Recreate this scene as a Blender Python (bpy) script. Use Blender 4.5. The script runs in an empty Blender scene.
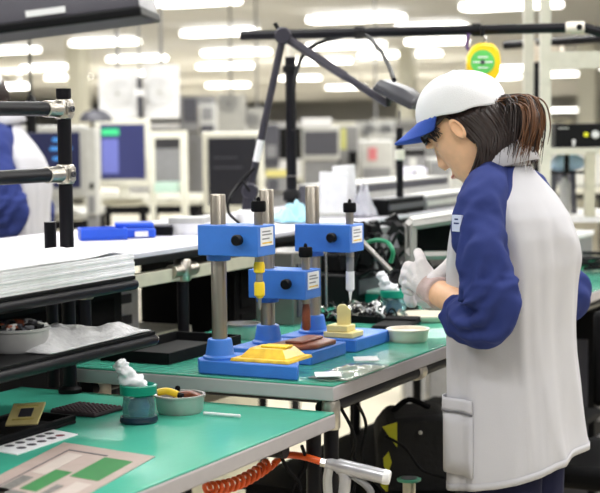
import bpy, bmesh, math, random
import numpy as np
from mathutils import Vector, Matrix, noise
random.seed(7)
sc = bpy.context.scene
COL = sc.collection

# ---------------------------------------------------------------- camera
FPX, HOR, ROLL, YAW, CZ = 1550.0, 125.0, math.radians(.6), math.radians(26.5), 1.49
PIT = math.atan((246.5 - HOR) / FPX)
FW = Vector((-math.sin(YAW), math.cos(YAW), 0)); RT = Vector((math.cos(YAW), math.sin(YAW), 0)); ZZ = Vector((0, 0, 1))
UP0 = FW * math.sin(PIT) + ZZ * math.cos(PIT); F3 = FW * math.cos(PIT) - ZZ * math.sin(PIT)
CR = RT * math.cos(ROLL) - UP0 * math.sin(ROLL); CU = RT * math.sin(ROLL) + UP0 * math.cos(ROLL)
EYE = Vector((0, 0, CZ))
cam_d = bpy.data.cameras.new('camera'); cam = bpy.data.objects.new('camera', cam_d); COL.objects.link(cam)
M = Matrix((CR, CU, -F3)).transposed().to_4x4(); M.translation = EYE
cam.matrix_world = M
cam_d.sensor_width = 36; cam_d.sensor_fit = 'HORIZONTAL'; cam_d.lens = FPX / 600 * 36
cam_d.clip_start = .05; cam_d.clip_end = 300
cam_d.dof.use_dof = True; cam_d.dof.focus_distance = 3.02; cam_d.dof.aperture_fstop = 5.2
sc.camera = cam

# measuring helpers: photo point -> point of the place (on a height / on a plane / at a distance)
def ray(x, y):
    return CR * (x - 300) - CU * (y - 246.5) + F3 * FPX
def on(x, y, z):
    d = ray(x, y); return EYE + d * ((z - CZ) / d.z)
def at(x, y, dep):
    d = ray(x, y); return EYE + d * (dep / d.dot(FW))
def onX(x, y, X):
    d = ray(x, y); return EYE + d * (X / d.x)

# ---------------------------------------------------------------- world, exposure, lights
sc.view_settings.view_transform = 'Standard'; sc.view_settings.look = 'None'
sc.view_settings.exposure = 0.0; sc.view_settings.gamma = 1.0
w = bpy.data.worlds.new('world'); sc.world = w; w.use_nodes = True
w.node_tree.nodes['Background'].inputs[0].default_value = (1, .995, .985, 1)
w.node_tree.nodes['Background'].inputs[1].default_value = 0.26
CEIL = 2.95
def area(loc, sx, sy, power, rotz=0):
    l = bpy.data.lights.new('tube_or_fill_light', 'AREA'); l.shape = 'RECTANGLE'; l.size = sx; l.size_y = sy; l.energy = power
    l.color = (1, .995, .985)
    o = bpy.data.objects.new('tube_or_fill_light', l); COL.objects.link(o); o.location = loc; o.rotation_euler = (0, 0, rotz)
    return o
# the hall's own rows of fluorescent fittings over the work area (out of the frame)
for ix in (-4.6, -2.6, -.6, 1.4):
    for iy in (1.0, 3.6, 6.4, 9.6, 13.0):
        area((ix, iy, CEIL - .12), 1.25, .3, 33 if iy < 6 else 55)
for ix in (-15, -9.5):
    for iy in (11, 17, 24):
        area((ix, iy, CEIL - .12), 1.8, .5, 170)
for ix, iy in ((-24, 32), (-15, 32), (-28, 44), (-18, 44), (-34, 58), (-22, 58), (-40, 74), (-26, 74)):  # broad extra lamps, added to brighten the far hall
    area((ix, iy, CEIL - .12), 4, 2, 800)

# ---------------------------------------------------------------- materials
def lin(c):
    c = c / 255.0
    return c / 12.92 if c <= .04045 else ((c + .055) / 1.055) ** 2.4
def rgb(c): return (lin(c[0]), lin(c[1]), lin(c[2]), 1)
MATS = {}
def mat(name, c, rough=.5, metal=0, spec=.5, var=.06, scale=30, bump=0, bscale=200, emit=0, alpha=1, trans=0, stretch=None, ecol=None, coat=0):
    if name in MATS: return MATS[name]
    m = bpy.data.materials.new(name); m.use_nodes = True
    nt = m.node_tree; b = nt.nodes['Principled BSDF']
    tc = nt.nodes.new('ShaderNodeTexCoord'); nz = nt.nodes.new('ShaderNodeTexNoise')
    nz.inputs['Scale'].default_value = scale; nz.inputs['Detail'].default_value = 3
    src = tc.outputs['Object']
    if stretch:
        mp = nt.nodes.new('ShaderNodeMapping'); mp.inputs['Scale'].default_value = stretch
        nt.links.new(src, mp.inputs[0]); src = mp.outputs[0]
    nt.links.new(src, nz.inputs['Vector'])
    cr = nt.nodes.new('ShaderNodeValToRGB'); C = rgb(c)
    cr.color_ramp.elements[0].position = .3; cr.color_ramp.elements[1].position = .7
    cr.color_ramp.elements[0].color = tuple(max(0, v * (1 - var)) for v in C[:3]) + (1,)
    cr.color_ramp.elements[1].color = tuple(min(1, v * (1 + var)) for v in C[:3]) + (1,)
    nt.links.new(nz.outputs['Fac'], cr.inputs[0]); nt.links.new(cr.outputs[0], b.inputs['Base Color'])
    b.inputs['Roughness'].default_value = rough; b.inputs['Metallic'].default_value = metal
    b.inputs['Specular IOR Level'].default_value = spec
    if coat: b.inputs['Coat Weight'].default_value = coat; b.inputs['Coat Roughness'].default_value = .15
    if bump:
        n2 = nt.nodes.new('ShaderNodeTexNoise'); n2.inputs['Scale'].default_value = bscale; n2.inputs['Detail'].default_value = 4
        nt.links.new(src, n2.inputs['Vector'])
        bp = nt.nodes.new('ShaderNodeBump'); bp.inputs['Strength'].default_value = bump; bp.inputs['Distance'].default_value = .01
        nt.links.new(n2.outputs['Fac'], bp.inputs['Height']); nt.links.new(bp.outputs[0], b.inputs['Normal'])
    if emit:
        b.inputs['Emission Color'].default_value = rgb(ecol or c); b.inputs['Emission Strength'].default_value = emit
    if trans: b.inputs['Transmission Weight'].default_value = trans
    if alpha < 1: b.inputs['Alpha'].default_value = alpha
    MATS[name] = m
    return m
mint = mat('green antistatic mat', (72, 176, 150), .22, 0, .5, .07, 4, .04, 60)
mintd = mat('green bench mat', (72, 162, 138), .16, 0, .5, .07, 4, .04, 60)
band = mat('grey laminate edge', (174, 169, 171), .45, 0, .4, .03)
black = mat('black plastic', (13, 13, 16), .5, 0, .2)
blackpipe = mat('black coated pipe', (15, 14, 20), .42, 0, .22, .05)
blackmat = mat('matte black', (12, 12, 14), .75, 0, .15)
dgrey = mat('dark grey plastic', (70, 70, 78), .45)
mgrey = mat('mid grey plastic', (128, 128, 130), .5)
lgrey = mat('light grey plastic', (188, 188, 184), .5)
cream = mat('cream paint', (214, 212, 198), .45)
creamd = mat('cream steel', (196, 192, 172), .5)
white = mat('white plastic', (236, 236, 238), .5)
paper = mat('white paper', (240, 240, 244), .8, bump=.15, bscale=25)
chrome = mat('chromed steel', (205, 202, 198), .22, 1, .5, .04)
castm = mat('cast metal joint', (196, 190, 180), .32, 1, .5, .15, 60, .2, 120)
steel = mat('turned steel column', (172, 164, 152), .3, .9, .5, .1, 20, stretch=(8, 8, .4))
pblue = mat('blue enamel', (58, 118, 208), .42, 0, .5, .05, 25, .08, 300)
yellow = mat('yellow plastic', (240, 204, 40), .4)
orangey = mat('amber jig plastic', (236, 190, 60), .35, var=.25, scale=40)
creamy = mat('pale yellow plastic', (238, 220, 150), .5)
brown = mat('brown resin', (130, 70, 46), .4, var=.3, scale=40)
teal = mat('teal plastic', (0, 140, 116), .35)
sblue = mat('bright blue plastic', (30, 84, 210), .4)
floorm = mat('floor vinyl', (208, 200, 178), .4, 0, .4, .05, 2)
ceilm = mat('ceiling board', (196, 196, 197), .9, 0, .2, .03, 3)
wallm = mat('wall paint', (210, 209, 205), .8, 0, .2, .03, 3)
lampw = mat('fluorescent diffuser', (255, 255, 250), .5, emit=7, ecol=(255, 252, 244))
hosem = mat('orange hose', (226, 92, 34), .3)
skin = mat('skin', (240, 190, 150), .5, 0, .4, .05, 60)
hairm = mat('dark brown hair', (44, 30, 26), .42, 0, .5, .35, 60, stretch=(3, 3, .5))
hairl = mat('brown backlit hair', (104, 66, 38), .45, 0, .5, .35, 60, stretch=(3, 3, .5))  # lighter tone imitates light shining through the outer ponytail strands
jacket0 = mat('pale grey twill', (200, 199, 204), .85, 0, .15, .025, 8, .12, 500)
jacket = mat('grey twill with hem', (200, 199, 204), .85, 0, .15, .025, 8, .12, 500)
navy = mat('navy twill', (48, 59, 116), .85, 0, .15, .08, 14, .12, 500)
trous = mat('dark navy trousers', (34, 36, 62), .9, 0, .15, .12, 20, .15, 400)
glovem = mat('white knit glove', (232, 226, 226), .9, 0, .1, .04, 40, .25, 350)
cuffm = mat('pinkish knit cuff', (214, 190, 186), .9, 0, .1, .1, 60, .4, 350)
def raglan(m, c2, y0, z0, k):
    nt = m.node_tree; b = nt.nodes['Principled BSDF']; src = b.inputs['Base Color'].links[0].from_socket
    N = lambda op, a, b_=None: (lambda n: (nt.links.new(a, n.inputs[0]) if hasattr(a, 'links') else setattr(n.inputs[0], 'default_value', a), (nt.links.new(b_, n.inputs[1]) if hasattr(b_, 'links') else setattr(n.inputs[1], 'default_value', b_)) if b_ is not None else 0, n.outputs[0])[-1])((lambda n: (setattr(n, 'operation', op), n)[1])(nt.nodes.new('ShaderNodeMath')))
    tc = nt.nodes.new('ShaderNodeTexCoord'); sp = nt.nodes.new('ShaderNodeSeparateXYZ'); nt.links.new(tc.outputs['Object'], sp.inputs[0])
    edge = N('ADD', N('MULTIPLY', N('SUBTRACT', z0, sp.outputs['Z']), k), y0)
    mk = N('MULTIPLY', N('GREATER_THAN', N('ABSOLUTE', sp.outputs['Y']), edge), N('GREATER_THAN', sp.outputs['Z'], 1.1))
    mx = nt.nodes.new('ShaderNodeMix'); mx.data_type = 'RGBA'; 
    mx.inputs[7].default_value = rgb(c2); nt.links.new(mk, mx.inputs[0]); nt.links.new(src, mx.inputs[6]); nt.links.new(mx.outputs[2], b.inputs['Base Color'])
raglan(jacket0, (48, 59, 116), .06, 1.392, 1.5)
capw = mat('white cap cloth', (240, 240, 243), .85, 0, .15, .02, 20, .1, 400)
capb = mat('blue cap cloth', (60, 90, 180), .8, 0, .2, .06, 20, .1, 400)
clearp = mat('clear plastic', (225, 235, 240), .12, trans=.85)
bagp = mat('milky polythene', (222, 222, 226), .3, trans=.35, bump=.5, bscale=30)
skyp = mat('pale blue film', (150, 205, 225), .3, bump=.3, bscale=30)

# ---------------------------------------------------------------- mesh builder
class MB:
    def __init__(s, *mats): s.bm = bmesh.new(); s.mats = list(mats); s.i = 0
    def m(s, i): s.i = i; return s
    def _f(s, vs):
        try:
            f = s.bm.faces.new(vs); f.material_index = s.i; return f
        except ValueError: return None
    def box(s, c, d, R=None):
        hx, hy, hz = d[0] / 2, d[1] / 2, d[2] / 2
        v = []
        for z in (-hz, hz):
            for x, y in ((-hx, -hy), (hx, -hy), (hx, hy), (-hx, hy)):
                p = Vector((x, y, z))
                if R is not None: p = R @ p
                v.append(s.bm.verts.new(p + Vector(c)))
        for q in ((3, 2, 1, 0), (4, 5, 6, 7), (0, 1, 5, 4), (1, 2, 6, 5), (2, 3, 7, 6), (3, 0, 4, 7)): s._f([v[k] for k in q])
        return s
    def bb(s, x0, x1, y0, y1, z0, z1): return s.box(((x0 + x1) / 2, (y0 + y1) / 2, (z0 + z1) / 2), (x1 - x0, y1 - y0, z1 - z0))
    def rings(s, R, cap=True, close=False):
        V = [[s.bm.verts.new(p) for p in r] for r in R]; n = len(V[0])
        rng = range(len(V)) if close else range(len(V) - 1)
        for a in rng:
            A, B = V[a], V[(a + 1) % len(V)]
            for k in range(n): s._f([A[k], A[(k + 1) % n], B[(k + 1) % n], B[k]])
        if cap and not close: s._f(list(reversed(V[0]))); s._f(V[-1])
        return V
    def tube(s, pts, r, n=10, cap=True):
        pts = [Vector(p) for p in pts]; R = []; prev = None
        for i, p in enumerate(pts):
            t = (pts[min(i + 1, len(pts) - 1)] - pts[max(i - 1, 0)]).normalized()
            if prev is None:
                a = Vector((0, 0, 1)) if abs(t.z) < .9 else Vector((1, 0, 0))
                u = t.cross(a).normalized()
            else:
                u = (prev - t * prev.dot(t)).normalized()
            prev = u; v = t.cross(u); rr = r[i] if isinstance(r, (list, tuple)) else r
            R.append([p + (u * math.cos(6.28319 * k / n) + v * math.sin(6.28319 * k / n)) * rr for k in range(n)])
        s.rings(R, cap); return s
    def cyl(s, a, b, r0, r1=None, n=20): return s.tube([a, b], [r0, r0 if r1 is None else r1], n)
    def lathe(s, prof, c=(0, 0, 0), n=28, R=None, cap=True):
        rg = []
        for r, z in prof:
            ring = []
            for k in range(n):
                a = 6.28319 * k / n; p = Vector((r * math.cos(a), r * math.sin(a), z))
                if R is not None: p = R @ p
                ring.append(p + Vector(c))
            rg.append(ring)
        s.rings(rg, cap); return s
    def prism(s, poly, z0, z1, R=None, c=(0, 0, 0)):
        def T(p):
            p = Vector(p)
            return (R @ p if R is not None else p) + Vector(c)
        s.rings([[T((x, y, z0)) for x, y in poly], [T((x, y, z1)) for x, y in poly]]); return s
    def sph(s, c, r, n=14, R=None):
        r = (r, r, r) if isinstance(r, (int, float)) else r
        rg = []
        for i in range(1, n):
            a = math.pi * i / n; ring = []
            for k in range(2 * n):
                b = math.pi * k / n
                p = Vector((r[0] * math.sin(a) * math.cos(b), r[1] * math.sin(a) * math.sin(b), -r[2] * math.cos(a)))
                if R is not None: p = R @ p
                ring.append(p + Vector(c))
            rg.append(ring)
        s.rings(rg); return s
    def cap(s, a, b, r0, r1):
        s.sph(a, r0, 8); s.sph(b, r1, 8); s.cyl(a, b, r0, r1, 16); return s
    def build(s, name, parent=None, bevel=0, smooth=True, sub=0, ang=40, seg=2):
        bmesh.ops.recalc_face_normals(s.bm, faces=s.bm.faces[:])
        me = bpy.data.meshes.new(name); s.bm.to_mesh(me); s.bm.free()
        for m_ in s.mats: me.materials.append(m_)
        o = bpy.data.objects.new(name, me); COL.objects.link(o)
        if parent is not None: o.parent = parent
        if smooth:
            for p in me.polygons: p.use_smooth = True
            me.set_sharp_from_angle(angle=math.radians(ang))
        if bevel:
            b = o.modifiers.new('bevel', 'BEVEL'); b.width = bevel; b.segments = seg; b.limit_method = 'ANGLE'
        if sub:
            q = o.modifiers.new('sub', 'SUBSURF'); q.levels = sub; q.render_levels = sub
        return o
def tag(o, label, cat, group=None):
    o['label'] = label; o['category'] = cat
    if group: o['group'] = group
    return o
def thing(name, label, cat, loc=(0, 0, 0), rz=0, group=None):
    o = bpy.data.objects.new(name, None); COL.objects.link(o); o.empty_display_size = .05
    o.location = loc; o.rotation_euler = (0, 0, rz)
    return tag(o, label, cat, group)
def struct(o): o['kind'] = 'structure'; return o
def copy_tree(o, parent=None):
    c = o.copy(); COL.objects.link(c)
    if parent is not None: c.parent = parent
    for ch in list(o.children): copy_tree(ch, c)
    return c
def Rz(a): return Matrix.Rotation(a, 3, 'Z')
def Ry(a): return Matrix.Rotation(a, 3, 'Y')
def Rx(a): return Matrix.Rotation(a, 3, 'X')
def spline(pts, n=8):
    pts = [Vector(p) for p in pts]; out = []
    for i in range(len(pts) - 1):
        p0 = pts[max(i - 1, 0)]; p1 = pts[i]; p2 = pts[i + 1]; p3 = pts[min(i + 2, len(pts) - 1)]
        for k in range(n):
            t = k / n
            out.append(.5 * ((2 * p1) + (p2 - p0) * t + (2 * p0 - 5 * p1 + 4 * p2 - p3) * t * t + (3 * p1 - p0 - 3 * p2 + p3) * t ** 3))
    out.append(pts[-1]); return out

def sleeve(mat_, pts, rs, amp, seed, n=44, k=10, squash=None):
    P = spline(pts, k); m = len(P); R = []; prev = None
    rr = np.interp(np.linspace(0, len(rs) - 1, m), range(len(rs)), rs)
    for i, p in enumerate(P):
        t = (P[min(i + 1, m - 1)] - P[max(i - 1, 0)]).normalized()
        u = t.cross(Vector((1, 0, 0))).normalized() if prev is None else (prev - t * prev.dot(t)).normalized()
        prev = u; v = t.cross(u); ring = []
        for q in range(n):
            a = 6.28319 * q / n; s_ = i / (m - 1)
            rg = lambda v_: 1 - 2 * abs(noise.noise(v_)) * 1.6
            wr = amp(s_) * (.8 * noise.noise(Vector((math.cos(a) * 1.2 + seed, math.sin(a) * 1.2, s_ * 7))) + .75 * rg(Vector((math.cos(a) * .7 + seed, math.sin(a) * .7, s_ * 9 + math.cos(a + 1) * 1.3))) + .3 * rg(Vector((math.cos(a) * 1.5, seed + math.sin(a) * 1.5, s_ * 20))))
            ring.append(p + (u * math.cos(a) + v * math.sin(a)) * (rr[i] * (1 + wr)))
        R.append(ring)
    mb = MB(mat_); mb.rings(R, cap=False); return mb
# ---------------------------------------------------------------- the hall
struct(MB(floorm).bb(-62, 12, -4, 92, -.1, 0).build('floor', smooth=False))
struct(MB(ceilm).bb(-62, 12, -1, 92, CEIL, CEIL + .1).build('ceiling', smooth=False))
struct(MB(wallm).bb(-62, 12, 90, 90.2, 0, CEIL).build('wall_back', smooth=False))
struct(MB(wallm).bb(-62.2, -62, -4, 92, 0, CEIL).build('wall_left', smooth=False))

# ceiling lights in view: photo centre x, y and length in the photo
LIGHTS = [(105, 42, 74), (195, 1, 90), (220, 32, 80), (236, 52, 72), (225, 66, 60), (228, 85, 48), (356, 18, 97), (346, 45, 80), (400, 54, 84),
          (322, 61, 62), (346, 87, 44), (511, 5, 98), (432, 27, 60), (437, 41, 50), (497, 77, 50), (570, 74, 48), (600, 68, 46), (12, 50, 52), (48, 67, 60),
          (68, 77, 52), (8, 87, 46), (137, 58, 64), (22, 20, 84), (566, 110, 38), (515, 68, 52), (150, 73, 50), (300, 78, 46)]
for i, (x, y, wd) in enumerate(LIGHTS):
    z = CEIL - .1
    if y > 80: z = 2.55
    if y > 100: z = 2.1
    p = on(x, y, z); d = p.dot(FW); L = max(1.0, (wd - 9) / FPX * d / .9)
    t = thing('ceiling_light', 'lit white fluorescent fitting, one of many hanging in rows under the hall ceiling', 'light', p, 0, 'lit fluorescent fittings of the hall ceiling')
    MB(lampw).bb(-L / 2, L / 2, -.16, .16, -.04, .02).build('diffuser', t, .02)
    MB(white).bb(-L / 2 - .03, L / 2 + .03, -.1, .1, .02, .06).build('housing', t)
    for sx in (-.35, .35): MB(lgrey).cyl((sx * L, 0, .055), (sx * L, 0, CEIL - z), .008, n=6).build('suspension_rod', t)

# ---------------------------------------------------------------- benches
def bench(name, label, x0, x1, y0, y1, z, top, mat_top, legs, th=.032, inset=.035, joints=True):
    t = thing(name, label, 'workbench', ((x0 + x1) / 2, (y0 + y1) / 2, 0))
    cx, cy = (x0 + x1) / 2, (y0 + y1) / 2; hx, hy = (x1 - x0) / 2, (y1 - y0) / 2
    MB(band).bb(-hx, hx, -hy, hy, z - th, z - .004).build('tabletop', t, .003)
    MB(mat_top).bb(-hx + .002, hx - .002, -hy + .002, hy - .002, z - .0045, z).build('antistatic_mat', t, .0015)
    for lx, ly in legs:
        l = MB(blackpipe).cyl((lx - cx, ly - cy, .02), (lx - cx, ly - cy, z - th), .0145).build('leg', t)
        MB(black).lathe([(.019, 0), (.019, .012), (.0148, .02)]).build('leveling_foot', l).location = (lx - cx, ly - cy, 0)
        if joints: MB(castm).lathe([(.016, 0), (.018, .004), (.018, .05), (.016, .056)]).build('pipe_joint', l, .001).location = (lx - cx, ly - cy, z - th - .058)
    r = MB(blackpipe)
    for sx in (-1, 1): r.cyl((sx * (hx - inset), -hy + .02, z - th - .018), (sx * (hx - inset), hy - .02, z - th - .018), .0145)
    for sy in (-1, 1): r.cyl((-hx + .035, sy * (hy - .14), z - th - .018), (hx - .035, sy * (hy - .14), z - th - .018), .0145)
    r.build('frame_rail', t)
    return t
b1 = bench('workbench', 'low green-topped workbench with grey edge, nearest the viewer', -1.96, -1.232, .4, 2.615, .95, 0, mint,
           [(-1.262, 2.58), (-1.88, 2.5), (-1.262, .5), (-1.88, .5)], inset=.16, joints=False)
b2 = bench('workbench', 'higher green-topped workbench carrying the three blue presses', -1.845, -1.237, 2.618, 5.2, 1.0, 0, mintd,
           [(-1.255, 2.642), (-1.275, 3.95), (-1.8, 2.68), (-1.8, 3.95), (-1.275, 5.1), (-1.8, 5.1)])
# cross joint under the edge of the higher bench and its lower shelf
MB(castm).lathe([(.015, -.018), (.019, -.014), (.019, .014), (.015, .018)], R=Rx(math.pi / 2)).build('pipe_joint', b2).location = (.269, 3.12 - 3.909, .95)
MB(chrome).cyl((.235, -1.2, .93), (.27, -.95, .945), .011).build('stay_bar', b2)
MB(blackmat).bb(-.28, .28, -.62, .7, .6, .615).build('lower_shelf', b2)
MB(blackpipe).cyl((-.27, -.58, .585), (.27, -.58, .585), .0145).cyl((-.27, .05, .585), (.27, .05, .585), .0145).build('shelf_rail', b2)

# ---------------------------------------------------------------- blue presses
def press(label, loc, headz, tool, basepoly):
    t = thing('bench_press', label, 'press', loc, 0)
    b = MB(pblue).prism(basepoly, 0, .028).build('base_plate', t, .003)
    MB(pblue).lathe([(.034, .028), (.034, .033), (.029, .036), (.024, .066), (.022, .068)]).build('column_boss', t, .001)
    MB(steel).lathe([(.0155, .066), (.0155, .352), (.014, .355)]).build('column', t)
    h = MB(pblue)
    h.bb(-.026, .108, -.0375, .0375, headz, headz + .06)
    h.lathe([(.024, 0), (.024, .012), (.021, .014)], c=(0, 0, headz - .012))
    h.bb(-.027, -.02, -.002, .002, headz + .001, headz + .059)
    ho = h.build('head', t, .004)
    k = MB(black).lathe([(.0045, 0), (.0045, .006), (.0105, .007), (.011, .018), (.009, .021)], R=Rx(math.pi / 2), n=18).build('clamp_knob', ho)
    k.location = (.07, -.0375, headz + .033)
    lp = MB(white, mgrey, orangey); lp.bb(0, .0012, -.026, .026, -.016, .02)
    lp.m(1)
    for zz, wd in ((.012, .034), (.006, .04), (-.002, .03)): lp.bb(.0012, .0015, -.02, -.02 + wd, zz - .0015, zz + .001)
    lp.m(2).bb(.0012, .0015, -.02, .02, -.012, -.009)
    lp.build('maker_plate', ho).location = (.108, 0, headz + .036)
    MB(steel).cyl((.091, 0, headz - .012), (.091, 0, headz + .088), .009).build('spindle', t)
    MB(blackmat).lathe([(.013, 0), (.0145, .003), (.0145, .018), (.013, .021)], c=(.091, 0, headz + .086)).lathe([(.004, 0), (.004, .005), (.002, .009)], c=(.091, 0, headz + .106), n=12).build('spindle_cap', t)
    if tool == 'yellow':
        MB(yellow).lathe([(.009, .0), (.011, -.006), (.011, -.02), (.009, -.022)], c=(.091, 0, headz - .012)).lathe([(.009, 0), (.0105, -.004), (.0105, -.026), (.005, -.032)], c=(.091, 0, headz - .052)).build('tool_grip', t)
        MB(mgrey).lathe([(.007, .0), (.007, -.045), (.004, -.05), (.0032, -.07), (.001, -.074)], c=(.091, 0, headz - .033)).build('tool_bit', t)
    elif tool == 'brown':
        MB(brown).lathe([(.006, 0), (.0085, -.01), (.0095, -.05), (.006, -.056)], c=(.091, 0, headz - .012)).build('tool_grip', t)
    else:
        MB(mgrey).lathe([(.008, 0), (.009, -.01), (.008, -.032)], c=(.091, 0, headz - .012)).build('tool_holder', t)
        MB(white).lathe([(.0095, 0), (.0095, -.04), (.004, -.045), (.003, -.055), (.001, -.066)], c=(.091, 0, headz - .044)).build('dispensing_tip', t)
    return t
P1 = (-1.513, 2.672, 1.0); P2 = (-1.524, 2.9, 1.0); P3 = (-1.508, 3.088, 1.0)
press('blue bench press nearest the viewer, yellow tool under its head', P1, .236, 'yellow',
      [(-.045, -.012), (-.028, -.036), (.192, -.038), (.17, .012), (.13, .085), (-.03, .085), (-.045, .06)])
press('middle blue bench press with its head set lower than the others', P2, .128, 'brown',
      [(-.05, -.085), (.144, -.085), (.144, .085), (-.05, .085)])
press('blue bench press farthest along the bench, white dispensing tip under its head', P3, .212, 'white',
      [(-.05, -.075), (.138, -.075), (.138, .11), (-.05, .11)])

# jigs lying on the press bases
def jig(name, label, cat, loc, parts, rz=0):
    t = thing(name, label, cat, loc, rz)
    for nm, mb, bev in parts: mb.build(nm, t, bev)
    return t
def frustum(x0, x1, y0, y1, z0, z1, i, m):
    mb = MB(m)
    mb.rings([[Vector(v) for v in ((x0, y0, z0), (x1, y0, z0), (x1, y1, z0), (x0, y1, z0))], [Vector(v) for v in ((x0 + i, y0 + i, z1), (x1 - i, y0 + i, z1), (x1 - i, y1 - i, z1), (x0 + i, y1 - i, z1))]])
    return mb
jig('work_fixture', 'amber yellow plate fixture lying on the base of the nearest blue press', 'fixture', (P1[0] + .105, P1[1] + .025, 1.0283),
    [('plate', frustum(-.068, .062, -.052, .055, 0, .006, .002, orangey), .001), ('raised_bed', frustum(-.055, .048, -.036, .05, .006, .024, .016, orangey), .001),
     ('insert', MB(yellow).bb(-.02, .035, -.012, .022, .024, .028), .001)])
t = jig('resin_workpiece', 'reddish brown resin piece lying on the base of the middle blue press', 'workpiece', (P2[0] + .09, P2[1] - .01, 1.0283),
    [('body', MB(brown).prism([(-.05, -.06), (.02, -.07), (.05, -.04), (.052, .05), (.01, .07), (-.04, .05)], 0, .01), .003), ('ridge', MB(brown).bb(-.02, .02, -.05, .055, .01, .016), .003)])
jig('angle_fixture', 'pale yellow L-shaped fixture standing on the base of the farthest blue press', 'fixture', (P3[0] + .09, P3[1] - .035, 1.0283),
    [('foot', MB(creamy).bb(-.035, .035, -.03, .03, 0, .012), .002), ('step', MB(creamy).bb(-.03, .02, -.024, .02, .012, .026), .002),
     ('upright', MB(creamy).prism([(-.014, .0), (.016, 0), (.016, .034), (.004, .046), (-.008, .046), (-.014, .04)], -.006, .006, R=Rz(.45) @ Rx(math.pi / 2), c=(0, 0, .024)), .001)])

# ---------------------------------------------------------------- pipe shelf on the near bench
SX, SY = -1.822, 2.655
sh = thing('pipe_shelf', 'black pipe shelf rack with chrome joints standing at the near bench end', 'shelf rack', (SX, SY - .06, .95))
def shl(x, y, z): return (x - SX, y - SY + .06, z - .95)
pz = [1.527, 1.396]
MB(blackpipe).cyl(shl(SX, SY - .06, .962), shl(SX, SY - .06, 1.562), .0142).cyl(shl(SX, SY - .06, 1.55), shl(SX, SY - .06, 1.568), .0152).build('post', sh)
MB(black).lathe([(.024, 0), (.024, .008), (.016, .014)]).build('foot', sh)
MB(blackpipe).cyl(shl(SX, .7, .962), shl(SX, .7, 1.548), .0142).build('post', sh)
f_ = MB(black).lathe([(.024, 0), (.024, .008), (.016, .014)]).build('foot', sh); f_.location = shl(SX, .7, .95)
q = onX(50, 222, -1.896)
MB(blackpipe).cyl(shl(q.x, q.y, .95), shl(q.x, q.y, q.z), .0125).build('rear_post', sh)
for z in pz:
    r_ = MB(blackpipe).cyl(shl(SX, SY - .115, z), shl(SX, .68, z), .0142).build('cross_pipe', sh)
    j = MB(castm).lathe([(.0165, -.02), (.0185, -.016), (.0185, .016), (.0165, .02)], c=shl(SX, SY - .06, z)).cyl(shl(SX, SY - .08, z), shl(SX, SY - .125, z), .0172, .0165)
    j.bb(.010, .018, -.012, .012, z - .95 - .014, z - .95 + .014)
    jo = j.build('pipe_joint', sh, .0015)
    MB(dgrey).lathe([(.006, 0), (.006, .005), (.003, .005), (.003, .002)], R=Ry(math.pi / 2), n=12).build('joint_bolt', jo).location = (.018, 0, z - .95)
for z, xe, ye in ((1.2, -1.63, 2.55), (1.1, -1.562, 2.51)):
    s_ = MB(blackmat).bb(SX - .09 - SX, xe - SX, .8 - SY + .06, ye - SY + .06, z - .95 - .006, z - .95).build('shelf_board', sh, .001)
    MB(blackpipe).cyl(shl(xe - .004, .8, z - .0165), shl(xe - .004, ye, z - .0165), .0105).cyl(shl(SX - .08, ye - .02, z - .02), shl(xe, ye - .02, z - .0165), .0105).build('front_pipe', s_)
    MB(chrome).cyl(shl(xe - .004, ye, z - .0165), shl(xe - .004, ye + .004, z - .0165), .009).build('pipe_cap', s_)

# things on the pipe shelf
t = thing('paper_stack', 'thick stack of white sheets lying on the upper pipe shelf', 'paper', (-1.73, 2.2, 1.2005))
def sheet_stack(w_, l_, z0, z1, n, seed):
    mb = MB(paper); rnd = random.Random(seed); h = (z1 - z0) / n
    for k in range(n):
        mb.box((rnd.uniform(-.0015, .0015), rnd.uniform(-.002, .002), z0 + (k + .5) * h), (w_, l_, h), Rz(rnd.uniform(-.004, .004)))
    return mb
sheet_stack(.196, .7, 0, .044, 8, 3).build('bundle', t, .001)
mb = MB(paper); N = 18
VV = [[mb.bm.verts.new((-.095 + .19 * i / (N - 1), -.36 + .71 * k / (N - 1), .0465 + .012 * max(0, k / (N - 1) - .8) * 5 * (.3 + .7 * i / (N - 1)) * .7 + .006 * abs(noise.noise((i * .3, k * .3, 4))))) for k in range(N)] for i in range(N)]
for i in range(N - 1):
    for k in range(N - 1): mb._f([VV[i][k], VV[i + 1][k], VV[i + 1][k + 1], VV[i][k + 1]])
o_ = mb.build('loose_sheet', t, ang=180); q = o_.modifiers.new('t', 'SOLIDIFY'); q.thickness = .0015
def bowl(name, label, loc, r, h, mt, rim=.003, cat='bowl'):
    t = thing(name, label, cat, loc)
    MB(mt).lathe([(r * .2, 0), (r * .86, 0), (r * .93, h * .15), (r, h), (r - rim, h), (r * .9 - rim, h * .2), (r * .2, h * .12)], n=40).build('shell', t, 0, ang=50)
    MB(mt).lathe([(r - .001, h - .004), (r + .002, h - .003), (r + .002, h + .001), (r - rim, h + .001), (r - rim, h - .004)], n=40, cap=False).build('rim', t, 0, ang=60)
    return t
bc = on(18, 350, 1.1)
bowl('parts_bowl', 'grey plastic bowl full of small dark parts on the lower pipe shelf', bc, .056, .04, mat('bowl grey', (168, 168, 168), .4))
rnd = random.Random(4); pb = MB(dgrey, lgrey, black, brown)
for k in range(90):
    a = rnd.uniform(0, 6.28); q = .046 * math.sqrt(rnd.random())
    pb.m(rnd.randrange(4)).box((q * math.cos(a), q * math.sin(a), rnd.uniform(.036, .046)), (rnd.uniform(.008, .016),) * 2 + (.006,), Rz(rnd.uniform(0, 3)) @ Rx(rnd.uniform(-.5, .5)))
o_ = pb.build('small_parts', None, smooth=False); o_.location = bc; tag(o_, 'heap of tiny grey and dark parts filling the grey shelf bowl', 'parts'); o_['kind'] = 'stuff'
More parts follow.
